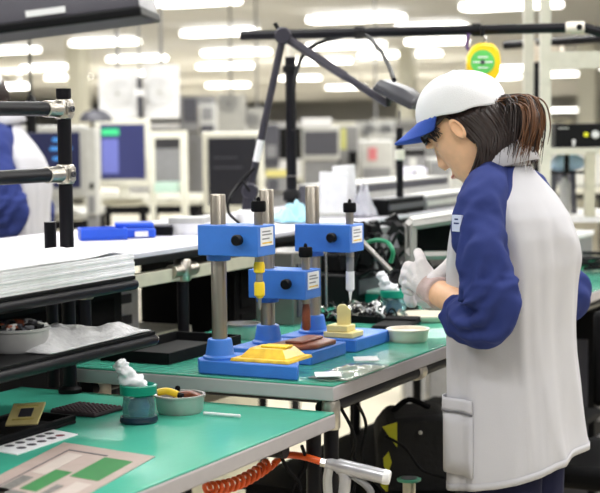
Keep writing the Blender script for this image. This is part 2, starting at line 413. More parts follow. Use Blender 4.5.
def film(name, label, cat, loc, wx, wy, h, mt, seed, rz=0, hill=None):
    mb = MB(mt); N = 26; V = []
    for i in range(N):
        row = []
        for k in range(N):
            u, v = i / (N - 1) - .5, k / (N - 1) - .5
            e = max(0, 1 - (2 * abs(u)) ** 4) * max(0, 1 - (2 * abs(v)) ** 4)
            z = h * e * (.55 + .9 * noise.noise((u * 3 + seed, v * 3, seed)) + .35 * noise.noise((u * 9, v * 9 + seed, 2)))
            if hill: z += hill[2] * math.exp(-(((u - hill[0]) / .22) ** 2 + ((v - hill[1]) / .2) ** 2))
            row.append(mb.bm.verts.new((u * wx * (1 + .05 * noise.noise((v * 4, seed, 0))), v * wy, max(z, .001))))
        V.append(row)
    for i in range(N - 1):
        for k in range(N - 1): mb._f([V[i][k], V[i + 1][k], V[i + 1][k + 1], V[i][k + 1]])
    o = mb.build(name, None, ang=180); o.location = loc; o.rotation_euler = (0, 0, rz)
    so = o.modifiers.new('thick', 'SOLIDIFY'); so.thickness = .002; so.offset = 1
    return tag(o, label, cat)
film('plastic_bag', 'crumpled pale grey plastic bag lying on the lower pipe shelf', 'bag', (-1.66, 2.335, 1.1005), .19, .33, .03, mat('grey bag', (196, 196, 198), .3, bump=.8, bscale=60), 3.3, hill=(-.1, -.28, .045))

# ---------------------------------------------------------------- things on the near bench
def jar(name, label, loc, s=1.0, swab=True):
    t = thing(name, label, 'dispenser', loc)
    bodym = mat('tinted bottle plastic', (150, 205, 210), .08, trans=.8)
    MB(mat('dark bottle base', (16, 44, 60), .3)).lathe([(.02 * s, 0), (.034 * s, 0), (.036 * s, .004 * s), (.034 * s, .012 * s), (.02 * s, .013 * s)]).build('base', t)
    MB(bodym).lathe([(.01 * s, .012 * s), (.03 * s, .012 * s), (.031 * s, .03 * s), (.028 * s, .05 * s), (.02 * s, .054 * s)]).build('bottle', t)
    MB(mat('blue pump core', (70, 90, 150), .3)).lathe([(.012 * s, .013 * s), (.014 * s, .03 * s), (.008 * s, .052 * s)]).build('pump', t)
    MB(teal).lathe([(.026 * s, .05 * s), (.034 * s, .054 * s), (.035 * s, .07 * s), (.031 * s, .072 * s), (.029 * s, .06 * s), (.02 * s, .058 * s)], n=36).build('collar', t)
    if swab:
        mb = sleeve(paper, [(0, 0, .052 * s), (-.004 * s, -.002 * s, .066 * s), (-.016 * s, -.008 * s, .082 * s), (-.026 * s, -.013 * s, .1 * s), (-.034 * s, -.016 * s, .112 * s), (-.036 * s, -.017 * s, .115 * s)], [.021 * s, .019 * s, .013 * s, .012 * s, .009 * s, .001], lambda q_: .55, 3.3 + s * 7, n=26)
        mb.build('tissue_plug', t, 0, ang=180)
    return t
jar('solvent_dispenser', 'solvent jar with teal collar and white tissue plug on the near bench', on(139, 422, .95), .98)
jb = on(180, 412, .95)
bowl('metal_bowl', 'round light metal bowl of odds and ends beside the teal-collared jar', jb, .047, .034, mat('brushed bowl', (190, 186, 182), .35, .5))
t = thing('yellow_clip', 'small yellow clip with dark tip lying in the metal bowl', 'clip', jb + Vector((-.012, -.01, .03)))
MB(yellow).tube(spline([(-.025, -.01, .008), (-.01, 0, .01), (.012, .004, .004)]), .007).build('body', t); MB(black).tube([(.012, .004, .004), (.022, .006, .002)], .005).build('tip', t)
tag(MB(brown).tube(spline([(-.03, .0, 0), (0, .012, .004), (.03, 0, 0)]), .008).build('brown_pad', None), 'brown curled pad resting in the metal bowl', 'pad').location = jb + Vector((.008, .012, .026))
tag(MB(blackmat).cyl((0, 0, 0), (0, 0, .016), .004).sph((0, 0, .016), .0055, 8).build('rubber_stopper', None), 'small black rubber stopper standing in the metal bowl', 'stopper').location = jb + Vector((-.02, .026, .024))
a_, b_ = on(204, 413, .955), on(239, 416, .955)
tag(MB(white).cyl(a_, b_, .0028).sph(b_, .0036, 6).build('cotton_stick', None), 'thin white stick lying on the near bench right of the metal bowl', 'stick')
# dark studded foam block
t = thing('studded_block', 'dark brown studded foam block on the near bench behind the dotted card', 'foam block', on(88, 412, .95), math.radians(-3))
MB(mat('dark foam', (52, 40, 44), .8)).bb(-.056, .05, -.045, .045, 0, .008).build('slab', t, .003)
mb = MB(mat('dark foam studs', (66, 50, 54), .8))
for i in range(10):
    for k in range(9): mb.lathe([(.0038, 0), (.003, .0018)], c=(-.05 + i * .0105, -.04 + k * .01, .008), n=8)
mb.build('stud_field', t)
# black tray with yellow card holder
t = thing('black_tray', 'long flat black tray at the near left of the near bench', 'tray', (-1.67, 2.17, .95))
MB(blackmat).bb(-.075, .05, -.35, .155, 0, .006).bb(-.075, .05, .145, .155, .006, .016).bb(.042, .05, -.35, .155, .006, .016).bb(-.075, -.067, -.35, .155, .006, .016).build('tray_body', t, .002)
MB(black).bb(-.05, .02, -.3, -.02, .006, .009).build('liner', t)
p_ = on(26, 420, .965)
t = thing('card_holder', 'pale yellow card with dark square window lying on the black tray', 'card', (p_.x, p_.y, .9665), math.radians(12))
t.rotation_euler = (math.radians(24), math.radians(-4), math.radians(20)); t.location.z = .974
MB(creamy).bb(-.03, .03, -.034, .034, 0, .004).build('plate', t, .001)
MB(dgrey).bb(-.011, .013, -.011, .014, .004, .0055).build('window', t); MB(mat('pale frame', (226, 210, 130), .5)).bb(-.02, .02, -.02, -.017, .004, .006).bb(-.02, .02, .02, .023, .004, .006).build('frame_ribs', t)
# white card with dark round spots
def quad_card(name, label, cat, corners, z, th, m1):
    P = [on(x, y, z) for x, y in corners]; c = sum(P, Vector()) / 4; c.z = z
    t = thing(name, label, cat, c)
    MB(m1).rings([[p - c for p in P], [p - c + Vector((0, 0, th)) for p in P]])
    mb = MB(m1); mb.rings([[p - c for p in P], [p - c + Vector((0, 0, th)) for p in P]]); mb.build('card', t, smooth=False)
    def uv(u, v): 
        a = P[0].lerp(P[1], u); b = P[3].lerp(P[2], u); q = a.lerp(b, v); return Vector((q.x - c.x, q.y - c.y, th))
    return t, uv
t, uv = quad_card('dotted_card', 'white card printed with dark round spots beside the black tray', 'card', [(-14, 450), (17, 455), (78, 435), (52, 430)], .95, .0016, white)
mb = MB(mat('card ink', (40, 36, 46), .6), mat('red ink', (110, 30, 40), .6))
k_ = 0
for v in (.22, .38, .54, .7, .84):
    for u in (.28, .68):
        k_ += 1; c_ = uv(u, v); mb.m(1 if k_ == 10 else 0).lathe([(.0085, 0), (.0085, .0004)], c=c_, n=18)
mb.build('printed_spots', t, smooth=False)
# printed layout sheet
t, uv = quad_card('layout_sheet', 'printed sheet with pink border and green fields lying on the near bench', 'sheet', [(-40, 496), (64, 443), (155, 457), (52, 515)], .95, .0012, mat('sheet pink', (166, 148, 140), .6))
t_u = [on(x, y, .95) for x, y in [(-40, 496), (64, 443), (155, 457), (52, 515)]]
grn = mat('sheet green', (14, 112, 44), .6); ink = mat('sheet grey', (104, 102, 98), .6, var=.3, scale=90)
def sheet_rects(nm, m_, rects, h):
    mb = MB(m_)
    for u0, u1, v0, v1 in rects:
        q = [uv(u0, v0), uv(u1, v0), uv(u1, v1), uv(u0, v1)]
        mb.rings([q, [p + Vector((0, 0, h)) for p in q]])
    mb.build(nm, t, smooth=False)
sheet_rects('green_field', grn, [(.5, .86, .6, .9), (.22, .56, .38, .56)], .0004)
sheet_rects('grey_print', ink, [(.02, .1, .2, .95), (.12, .19, .2, .5), (.2, .36, .62, .7), (.12, .18, .55, .95), (.0, .4, .2, .32)], .0004)
sheet_rects('pale_strip', mat('sheet pale', (182, 170, 162), .6), [(.46, .84, .22, .38), (.24, .44, .74, .9)], .0004)
sheet_rects('dark_line', dgrey, [(.02, .9, .165, .18), (.88, .895, .165, .6)], .0005)

# ---------------------------------------------------------------- things on the higher bench
t = thing('parts_tray', 'black rectangular tray at the far left of the higher bench', 'tray', (-1.735, 2.88, 1.0))
MB(blackmat).bb(-.09, .08, -.17, .14, 0, .004).bb(-.09, -.084, -.17, .14, .004, .024).bb(.074, .08, -.17, .14, .004, .024).bb(-.084, .074, -.17, -.164, .004, .024).bb(-.084, .074, .134, .14, .004, .024).build('tray_body', t, .001)
MB(black).bb(-.06, .05, -.12, .1, .004, .01).build('foam_liner', t)
bowl('steel_bowl', 'wide shallow steel bowl behind the nearest blue press', on(243, 338, 1.0), .042, .034, mat('brushed bowl2', (180, 178, 174), .3, .8))
q = on(408, 341, 1.0)
t = bowl('white_dish', 'round cream dish on the higher bench in front of the cable heap', q, .047, .028, mat('ivory dish', (232, 222, 204), .4), .005, 'dish')
MB(mat('ivory dish', (232, 222, 204), .4)).lathe([(.01, .016), (.04, .018), (.041, .022), (.01, .021)]).build('inner_disc', t)
q = on(426, 320, 1.0)
bowl('white_dish', 'flat ivory dish under the gloved hands', q, .07, .016, mat('ivory dish', (232, 222, 204), .4), .004, 'dish')
jar('solvent_dispenser', 'teal dispenser with white nozzle on the higher bench by the gloves', on(394, 318, 1.0), 1.0, True)
t = thing('teal_box', 'low teal box behind the dispenser on the higher bench', 'box', on(380, 303, 1.0) , 0)
MB(teal).bb(-.06, .06, -.04, .06, 0, .03).build('body', t, .002); MB(mat('pale lid', (190, 225, 212), .3)).bb(-.062, .062, -.042, .062, .03, .038).build('lid', t, .002)
# clear packet
P = [on(318, 380, 1.001), on(336, 387, 1.001), on(377, 366, 1.001), on(362, 359, 1.001)]
film('clear_packet', 'clear plastic packet with white paper strips at the corner of the higher bench', 'packet', sum(P, Vector()) / 4, .085, .2, .008, mat('packet film', (225, 235, 225), .08, trans=.8), 8.1)
for i, (x, y, l) in enumerate(((328, 380, 'near'), (366, 364, 'far'))):
    q = on(x, y, 1.0)
    tag(film('paper_slip', 'x', 'paper', q + Vector((0, 0, .009)), .05, .05, .004, paper, 5 + i, rz=.5), f'small white paper slip at the {"presses" if i else "corner"} end of the clear packet', 'paper')
# thin wires heap
rnd = random.Random(11); q = on(366, 318, 1.0)
t = thing('wire_bundle', 'tangled bundle of silver and white wires on the higher bench', 'wires', (q.x, q.y, 1.0))
for nm, m_, n_ in (('silver_wire', chrome, 14), ('white_wire', white, 10), ('black_wire', black, 16)):
    mb = MB(m_)
    for k in range(n_):
        c = Vector((rnd.uniform(-.05, .05), rnd.uniform(-.06, .08), 0)); pts = []
        a = rnd.uniform(0, 6.28)
        for s_ in range(6):
            a += rnd.uniform(-1.0, 1.0); c = c + Vector((math.cos(a), math.sin(a), 0)) * .022
            pts.append((c.x * .8, c.y * .9, .006 + rnd.uniform(0, .03)))
        mb.tube(spline(pts, 4), .0024, 6)
    mb.build(nm, t)
t = thing('black_box_tray', 'black open tray holding the tangled wires and tools', 'tray', (q.x, q.y + .02, 1.0))
MB(blackmat).bb(-.09, .075, -.12, .15, 0, .004).bb(-.09, -.085, -.12, .15, .004, .018).bb(.07, .075, -.12, .15, .004, .018).bb(-.085, .07, -.12, -.115, .004, .018).bb(-.085, .07, .145, .15, .004, .018).build('tray_body', t, .001)
q = on(395, 327, 1.0)
t = thing('black_pouch', 'flat black pouch lying between the wires and the cream dish', 'pouch', (q.x, q.y, 1.0), math.radians(8))
MB(blackmat).bb(-.04, .045, -.075, .09, 0, .012).build('pouch_body', t, .005); MB(blackmat).bb(-.04, .045, .03, .09, .012, .017).build('flap', t, .003)
# tip white tube by hand, swab bottles
a_, b_ = at(383, 291, 3.75), at(379, 271, 3.75)
# black machine heap on the back of the bench
t = thing('fixture_block', 'black test fixture with cables at the back of the higher bench', 'fixture', (-1.79, 3.96, 1.0))
MB(black).bb(-.05, .07, -.22, .2, 0, .09).build('body', t, .006); MB(blackmat).bb(-.04, .05, -.18, .02, .09, .14).build('upper_block', t, .006); MB(dgrey).bb(.07, .074, -.16, .1, .03, .07).build('front_panel', t)
mb = MB(black)
rnd = random.Random(2)
for k in range(9):
    a = Vector((.06, -.2 + k * .045, .07)); mb.tube(spline([a, a + Vector((.05, .01, rnd.uniform(.02, .12))), a + Vector((.085, rnd.uniform(-.04, .04), .0)), a + Vector((.1, rnd.uniform(-.06, .06), -.062))], 5), .005, 7)
mb.build('cable', t)
MB(mat('green cord', (20, 130, 90), .4)).tube([Vector(p) - Vector(t.location) for p in spline([at(366, 243, 3.95), at(378, 240, 3.9), at(388, 243, 3.87), at(393, 252, 3.85), at(391, 262, 3.87)], 6)], .0055, 8).build('green_cord', t)
mb = MB(black, blackmat, dgrey, mgrey)
for k in range(46):
    mb.m(rnd.choice((0, 0, 1, 1, 2, 3))).box((rnd.uniform(-.04, .07), rnd.uniform(-.2, .2), rnd.uniform(.1, .19)), (rnd.uniform(.012, .05), rnd.uniform(.012, .05), rnd.uniform(.03, .09)), Rz(rnd.uniform(0, 3)) @ Rx(rnd.uniform(-.6, .6)))
mb.build('connector_stack', t)
a_, b_ = at(357, 236, 3.8) - Vector(t.location), at(392, 272, 3.66) - Vector(t.location)
MB(mat('grey steel', (120, 116, 112), .35, .6)).cyl(a_, b_, .0065).build('soldering_pen', t)  # grey soldering pen, attached here as a part of the fixture
MB(black).lathe([(.013, -.004), (.018, -.003), (.018, .003), (.013, .004), (.009, .002), (.009, -.002)], R=Rx(1.2)).build('ring_holder', t).location = b_ + Vector((.01, 0, -.01))
t = thing('grey_instrument', 'small grey metal box standing behind the farthest blue press', 'instrument', (-1.74, 3.44, 1.0))
MB(mat('grey steel', (120, 116, 112), .35, .6)).bb(-.06, .045, -.08, .08, 0, .18).build('case', t, .004)
MB(dgrey).bb(.045, .049, -.06, .02, .02, .15).build('front_panel', t); MB(chrome).cyl((.06, .075, 0), (.06, .075, .19), .003).build('guide_rod', t)
# grey frame stand
q = at(433, 255, 4.1)
t = thing('grey_stand', 'grey metal frame stand behind the gloved hands on the higher bench', 'stand', (-1.56, 3.9, 1.0))
g_ = mat('grey frame paint', (150, 148, 144), .45)
mb = MB(g_)
for xx in (-.05, .2):
    pass
g0 = onX(412, 255, -1.56); 
def gp(x, y): 
    p = at(x, y, 4.1); return p - t.location
A_, B_, C_, D_ = gp(413, 226), gp(465, 218), gp(465, 255), gp(413, 256)
bk = FW * .16
for a, b in ((A_, B_), (D_, C_), (A_, D_), (B_, C_)):
    mb.cyl(a, b, .011, n=4); mb.cyl(a + bk, b + bk, .011, n=4)
for a in (A_, B_, C_, D_): mb.cyl(a, a + bk, .011, n=4)
mb.build('frame', t)
mb = MB(g_)
for a in (D_, C_, D_ + bk, C_ + bk): mb.cyl((a.x, a.y, 0), a, .01, n=8)
mb.build('leg', t); MB(g_).rings([[A_ + Vector((0, 0, .008)), B_ + Vector((0, 0, .008)), B_ + bk + Vector((0, 0, .008)), A_ + bk + Vector((0, 0, .008))], [A_ + Vector((0, 0, .013)), B_ + Vector((0, 0, .013)), B_ + bk + Vector((0, 0, .013)), A_ + bk + Vector((0, 0, .013))]])
mb = MB(mat('grey frame top', (176, 174, 170), .5)); up = Vector((0, 0, .01)); u2 = Vector((0, 0, .016))
mb.rings([[A_ + up, B_ + up, B_ + bk + up, A_ + bk + up], [A_ + u2, B_ + u2, B_ + bk + u2, A_ + bk + u2]]); mb.build('top_plate', t)
mb = MB(blackmat); mb.rings([[A_ + bk * .9, B_ + bk * .9, C_ + bk * .9, D_ + bk * .9], [A_ + bk * .95, B_ + bk * .95, C_ + bk * .95, D_ + bk * .95]]); mb.build('back_panel', t)

# ---------------------------------------------------------------- raised rack behind
rk = thing('raised_rack', 'long raised rack with white top on black pipes behind the higher bench', 'rack', (-1.93, 3.23, 0))
def rl(x, y, z): return Vector((x + 1.93, y - 3.23, z))
MB(mat('rack white top', (206, 204, 214), .45), black).bb(-.6, .015, -.85, 2.4, 1.188, 1.2).m(1).bb(-.6, .017, -.85, 2.4, 1.172, 1.188).build('top_board', rk, .002)
MB(creamd).bb(-.02, .005, -.75, 2.3, 1.118, 1.15).build('front_rail', rk, .002)
MB(creamd).bb(-.6, -.575, -.75, 2.3, 1.118, 1.15).build('back_rail', rk, .002)
for yy in (-.42, 0, 1.5):
    l = MB(blackpipe).cyl((0, yy, .02), (0, yy, 1.172), .0145).build('post', rk)
    MB(castm).lathe([(.018, 0), (.021, .004), (.021, .05), (.018, .054)], c=(0, yy, 1.115)).cyl((0, yy - .055, 1.142), (0, yy + .055, 1.142), .017).build('pipe_joint', l)
    MB(blackpipe).cyl((-.58, yy, .02), (-.58, yy, 1.172), .0145).build('post', rk)

MB(creamd).bb(-.57, .0, -.75, 2.3, .795, .815).build('lower_board', rk)
# on the rack
def tray_open(name, label, cat, loc, wx, wy, h, mt, rz=0, inner=None):
    t = thing(name, label, cat, loc, rz); e = .005
    MB(mt).bb(-wx, wx, -wy, wy, 0, e).bb(-wx, -wx + e, -wy, wy, e, h).bb(wx - e, wx, -wy, wy, e, h).bb(-wx + e, wx - e, -wy, -wy + e, e, h).bb(-wx + e, wx - e, wy - e, wy, e, h).build('tray_body', t, .002)
    if inner: MB(inner).bb(-wx + .01, wx - .01, -wy + .01, wy - .01, e, h * .6).build('contents', t, .003)
    return t
q = on(96, 240, 1.2); tray_open('blue_tray', 'bright blue open tray on the left end of the raised rack', 'tray', (q.x, q.y + .03, 1.2), .045, .06, .03, sblue, math.radians(-50), sblue)
q = on(128, 238, 1.2); t = thing('blue_tray', 'bright blue lidded case with white labels on the raised rack', 'case', (q.x, q.y + .03, 1.2), math.radians(-55))
MB(sblue).bb(-.04, .04, -.055, .055, 0, .026).build('body', t, .006); MB(sblue).bb(-.035, .035, -.05, .05, .026, .04).build('lid', t, .004)
MB(white).bb(.04, .042, -.05, -.02, .004, .018).bb(.04, .042, .0, .035, .004, .018).build('label', t)
q = on(162, 235, 1.2); t = thing('black_case', 'flat black case between the blue case and the white carton on the rack', 'case', (q.x, q.y, 1.2), YAW)
MB(blackmat).bb(-.04, .03, -.03, .06, 0, .022).build('body', t, .003); MB(dgrey).bb(-.04, .03, -.03, .06, .0225, .028).build('lid', t, .002)
q = on(190, 234, 1.2); t = thing('white_box', 'small white carton on the raised rack behind the nearest press', 'box', (q.x, q.y, 1.2), math.radians(15))
MB(white).bb(-.05, .045, -.03, .045, 0, .04).build('carton', t, .002); MB(lgrey).bb(-.052, .047, -.032, .047, .03, .046).build('lid', t, .002)
tag(film('blue_film', 'x', 'film', on(292, 222, 1.2) + Vector((0, 0, .002)), .1, .17, .05, skyp, 12.5, rz=.7), 'crumpled pale blue plastic film on the raised rack', 'film')
q = on(338, 216, 1.2)
t = thing('paper_stack', 'upright bundle of white papers on the raised rack behind the farthest press', 'paper', (q.x, q.y, 1.2), YAW + math.radians(8))
MB(paper).box((-.015, 0, .07), (.085, .05, .14), Ry(.04)).build('front_bundle', t, .002); MB(paper).box((.03, .035, .08), (.07, .02, .16), Ry(-.07)).build('rear_sheets', t, .002)
MB(lgrey).bb(-.085, .07, -.05, .06, 0, .012).build('holder', t, .002)
tag(film('clear_wrap', 'x', 'wrap', on(362, 217, 1.2) + Vector((0, 0, .002)), .08, .08, .1, mat('clear wrap', (225, 225, 235), .15, trans=.5), 15.5), 'crumpled clear wrap beside the upright white papers', 'wrap')
def rail_unit(label, x0, x1, y0, y1, z0, zh, m1, m2):
    t = thing('slide_rail', label, 'rail', ((x0 + x1) / 2, (y0 + y1) / 2, z0)); hx, hy = (x1 - x0) / 2, (y1 - y0) / 2
    MB(m1).bb(-hx, hx, -hy, hy, 0, zh).build('body', t, .003); MB(m2).bb(hx, hx + .006, -hy, hy, zh * .35, zh * .7).build('trim_strip', t); MB(m2).bb(-hx, hx, -hy, hy, zh, zh + .004).build('cover', t)
    return t
rail_unit('black long tray rail at the front edge of the raised rack', -2.02, -1.93, 4.5, 4.8, 1.2, .05, blackmat, dgrey)
rail_unit('silver edged long rail on the raised rack left of the worker', -2.05, -1.93, 4.82, 5.6, 1.2, .045, mgrey, lgrey)
rail_unit('dark upper rail behind the silver edged rail on the rack', -2.35, -2.15, 4.7, 5.6, 1.2, .085, dgrey, lgrey)
# under the rack
def cab(name, label, cat, p0, p1, m1, m2, front='y'):
    c = [(a + b) / 2 for a, b in zip(p0, p1)]; h = [(b - a) / 2 for a, b in zip(p0, p1)]
    t = thing(name, label, cat, (c[0], c[1], p0[2]))
    MB(m1).bb(-h[0], h[0], -h[1], h[1], 0, 2 * h[2]).build('case', t, .004)
    MB(m2).bb(h[0], h[0] + .004, -h[1] * .85, h[1] * .85, h[2] * .2, h[2] * 1.1).build('lower_panel', t, .001)
    MB(m2).bb(h[0], h[0] + .004, -h[1] * .85, h[1] * .85, h[2] * 1.2, h[2] * 1.85).build('upper_panel', t, .001)
    MB(m2).bb(-h[0] * .9, h[0] * .9, -h[1] - .004, -h[1], h[2] * .2, h[2] * 1.8).build('side_panel', t, .001)
    return t
cab('storage_bin', 'black storage bin under the left end of the raised rack', 'bin', (-2.42, 2.62, .8152), (-2.06, 3.16, 1.1), black, blackmat)
cab('control_box', 'black control box under the raised rack between the presses', 'box', (-2.3, 3.62, .8152), (-2.0, 3.95, 1.12), black, blackmat)
cab('cream_carton', 'cream carton under the raised rack behind the nearest press column', 'carton', (-2.42, 3.25, .8152), (-2.1, 3.56, .96), cream, creamd)
t = thing('white_adapter', 'white adapter box with dark sockets under the raised rack', 'adapter', (-2.25, 3.38, .9605)); MB(white).bb(-.06, .06, -.06, .06, 0, .12).build('case', t, .004)
for z in (.03, .085): MB(dgrey).bb(.06, .063, -.025, .02, z - .012, z + .012).build('socket', t)
mb = MB(dgrey); MB(white).tube(spline([(.0, -.06, .06), (.0, -.12, .05), (.02, -.16, .07)], 6), .006, 8).build('plug_lead', t)
cab('dark_cabinet', 'dark cabinet under the raised rack behind the wires', 'cabinet', (-2.46, 4.1, .8152), (-2.02, 5.4, 1.1), blackmat, dgrey)

# ---------------------------------------------------------------- overhead pipes, lamp and balancer
q0 = on(292, 218, 1.2)
pl = thing('black_pole', 'upright black pole with white collar standing on the raised rack', 'pole', (q0.x, q0.y, 1.2))
zt = at(289, 57, q0.dot(FW)).z - 1.2
MB(blackpipe).cyl((0, 0, .006), (0, 0, zt), .0165).build('tube', pl)
MB(black).lathe([(.04, 0), (.04, .006), (.02, .012)]).build('foot', pl)
MB(black).lathe([(.019, 0), (.027, .006), (.027, .03), (.019, .04)], c=(0, 0, .05)).build('clamp_collar', pl); MB(black).lathe([(.017, 0), (.024, .005), (.024, .02), (.017, .026)], c=(0, 0, zt - .05)).build('clamp_collar', pl)
MB(chrome).lathe([(.0172, 0), (.0172, .004)], c=(0, 0, .13)).build('ring', pl)
MB(mat('white tube joint', (226, 218, 205), .4)).cyl((0, 0, zt), (0, 0, zt + .045), .0135).build('joint_sleeve', pl)
L_, R_ = at(241, 35.2, 4.72), at(566, 28.2, 4.5)
zb = (L_.z + R_.z) / 2; L_.z = zb; R_.z = zb
bm_ = thing('overhead_pipe', 'long black overhead pipe with white end joint above the presses', 'pipe', L_)
R2 = R_ - L_
MB(blackpipe).cyl((0, 0, 0), R2, .0145).build('tube', bm_)
MB(mat('white tube joint', (226, 218, 205), .4)).cyl(R2, R2 * 1.055, .0175).build('end_joint', bm_); MB(black).lathe([(.008, 0), (.009, .004)], R=Rx(math.pi / 2), n=14).build('joint_hole', bm_).location = R2 * 1.045 + Vector((.0, -.016, 0))
MB(blackpipe).cyl(R2 * 1.05, R2 * 1.05 + at(640, 42, 4.4) - at(583, 27, 4.4), .0145).build('branch_tube', bm_)
for u in (.375, .735):
    MB(black).cyl(R2 * (u - .013), R2 * (u + .013), .019).build('clip', bm_)
c_ = at(483, 63, 4.52)
t = thing('tool_balancer', 'yellow tool balancer with green disc hanging from the overhead pipe', 'balancer', c_, YAW)
Rb = Rx(math.pi / 2)
rim_ = [( .0, .058), (.03, .055), (.046, .034), (.05, .0), (.046, -.03), (.032, -.052), (.012, -.066), (-.008, -.062), (-.034, -.044), (-.048, -.014), (-.047, .02), (-.034, .046), (-.015, .056)]
MB(mat('balancer yellow', (250, 208, 20), .35)).prism(rim_, -.022, .022, R=Rb).build('casing', t, .009, seg=3)
MB(mat('balancer green', (96, 196, 96), .4), white, dgrey).lathe([(.035, 0), (.035, .003)], R=Rb, c=(-.004, -.022, .002), n=36).m(1).bb(-.032, .024, -.0262, -.0252, -.0005, .0035).bb(-.018, .01, -.0262, -.0252, .014, .018).bb(-.018, .012, -.0262, -.0252, -.016, -.013).m(2).lathe([(.007, 0), (.006, .004)], R=Rb, c=(-.004, -.0252, .002), n=16).build('disc', t)
MB(chrome).tube(spline([(0, 0, .056), (.008, 0, .066), (.005, 0, .077), (-.004, 0, .082)], 5), .003, 8).build('hook', t)
MB(black).cyl((0, 0, .076), (0, 0, .098), .006).build('hanger', t)
MB(mat('violet strap', (96, 70, 130), .6)).tube(spline([(-.03, .02, .03), (-.045, .02, .05), (-.04, .01, .085)], 5), .005, 8).build('strap', t)
# second, farther overhead rack pipe at right with cream joint and post
t = thing('rear_pipe_frame', 'farther black pipe frame with white joint right of the worker', 'pipe frame', at(537, 45, 6.2))
o0 = Vector(t.location)
MB(blackpipe).cyl(at(505, 45.5, 6.3) - o0, at(640, 36, 5.9) - o0, .017).build('cross_tube', t)
MB(mat('pale joint', (228, 216, 200), .45)).cyl(at(532, 42, 6.2) - o0, at(536, 62, 6.2) - o0, .022).cyl(at(534, 54, 6.2) - o0, at(562, 50, 6.15) - o0, .032).build('joint', t)
MB(blackpipe).cyl(at(537, 60, 6.2) - o0, Vector((at(537, 60, 6.2) - o0).to_tuple()[:2] + (-o0.z,)), .018).build('post', t)
# cables on overhead pipe
t = tag(MB(black).tube(spline([at(293, 130, 4.6), at(294, 85, 4.62), at(300, 62, 4.66), at(310, 48, 4.66), at(335, 38, 4.66), at(362, 35, 4.6), at(376, 45, 4.4), at(387, 62, 4.1), at(394, 80, 3.85)], 7), .0062, 8).build('lamp_cable', None), 'black cable looping from the overhead pipe down to the lamp head', 'cable')
# swing-arm lamp
base = on(247, 231, 1.2)
lp = thing('swing_arm_lamp', 'grey swing-arm bench lamp clamped on the raised rack', 'lamp', (base.x, base.y, 1.2))
o0 = Vector(lp.location); D1 = base.dot(FW)
k1, el, en = at(250, 191, D1) - o0, at(283, 36, D1) - o0, at(388, 104, D1 - .12) - o0
gm = mat('lamp arm grey', (58, 56, 66), .35, .2)
MB(white).lathe([(.03, 0), (.032, .05), (.02, .06)]).build('clamp_base', lp, .002)
MB(gm).cyl(Vector((0, 0, .05)), k1, .016).cyl(k1, el, .0105).build('lower_arm', lp)
MB(gm).cyl(el, en, .0105).cyl(el + (en - el) * .05, el + (en - el) * .6, .0125, n=4).build('upper_arm', lp)
dv = -FW
for nm, c in (('shoulder_knob', k1), ('elbow_joint', el)):
    MB(gm).cyl(c + dv * .014, c + dv * .03, .021).cyl(c - dv * .012, c + dv * .014, .024).build(nm, lp, .002)
MB(black).cyl(k1 + dv * .03, k1 + dv * .03 + Vector((-.0, 0, .03)) + RT * -.02, .004).build('lever', lp)
MB(black).cyl(el, el + Vector((0, 0, .035)) + RT * -.022, .006).build('elbow_lever', lp)
MB(white).cyl(k1.lerp(el, .19) + dv * .006, k1.lerp(el, .33) + dv * .006, .0098).build('sticker', lp)
MB(black).tube(spline([k1.lerp(el, .15) + dv * .01, k1 + RT * -.03 + Vector((0, 0, .02)), at(229, 200, D1 - .03) - o0, at(229, 213, D1 - .03) - o0, at(240, 224, D1 - .03) - o0], 6), .0045, 8).build('power_cord', lp)
hc0, hc1 = at(383, 84, D1 - .14) - o0, at(421, 103, D1 - .2) - o0
ax = (hc1 - hc0).normalized(); nn = (ZZ - ax * ax.dot(ZZ)).normalized(); sd = ax.cross(nn)
def hring(u, wt, wb, ht, hb):
    c = hc0.lerp(hc1, u); return [c - sd * wb - nn * hb, c + sd * wb - nn * hb, c + sd * wb, c + sd * wt + nn * ht, c - sd * wt + nn * ht, c - sd * wb]
mb = MB(mat('lamp head grey', (64, 64, 70), .4)); mb.rings([hring(-.04, .02, .03, .006, .018), hring(.02, .03, .042, .014, .02), hring(.6, .03, .045, .02, .02), hring(.97, .028, .044, .012, .02), hring(1.03, .02, .03, .004, .016)]); mb.build('head', lp, .003)
MB(dgrey).box(hc0.lerp(hc1, .5) - nn * .012, ((hc1 - hc0).length * 1.02, .088, .008), Matrix((ax, sd, nn)).transposed()).build('head_rim', lp)
MB(lgrey).box(hc0.lerp(hc1, .5) - nn * .0205, (.07, .05, .003), Matrix((ax, sd, nn)).transposed()).build('lens', lp)
MB(black).cyl(en, hc0.lerp(hc1, .25) - nn * .02, .009).build('head_pivot', lp)
# dark post with white collar behind the bench
q = onX(400, 215, -1.95); q.z = 1.2
t = thing('black_pole', 'slim black pole with white collar on the rack under the lamp head', 'pole', (q.x, q.y, 1.2))
dd = q.dot(FW); z1 = at(397, 128, dd).z - 1.2
MB(blackpipe).cyl((0, 0, .005), (0, 0, z1), .0115).build('tube', t); MB(black).lathe([(.03, 0), (.03, .005), (.015, .01)]).build('foot', t)
zc = at(397, 155, dd).z - 1.2
MB(cream).lathe([(.0125, -.017), (.0165, -.014), (.0165, .014), (.0125, .017)], c=(0, 0, zc)).build('collar', t)
MB(chrome).cyl((0, 0, z1), (0, 0, z1 + .055), .003).build('pin', t)

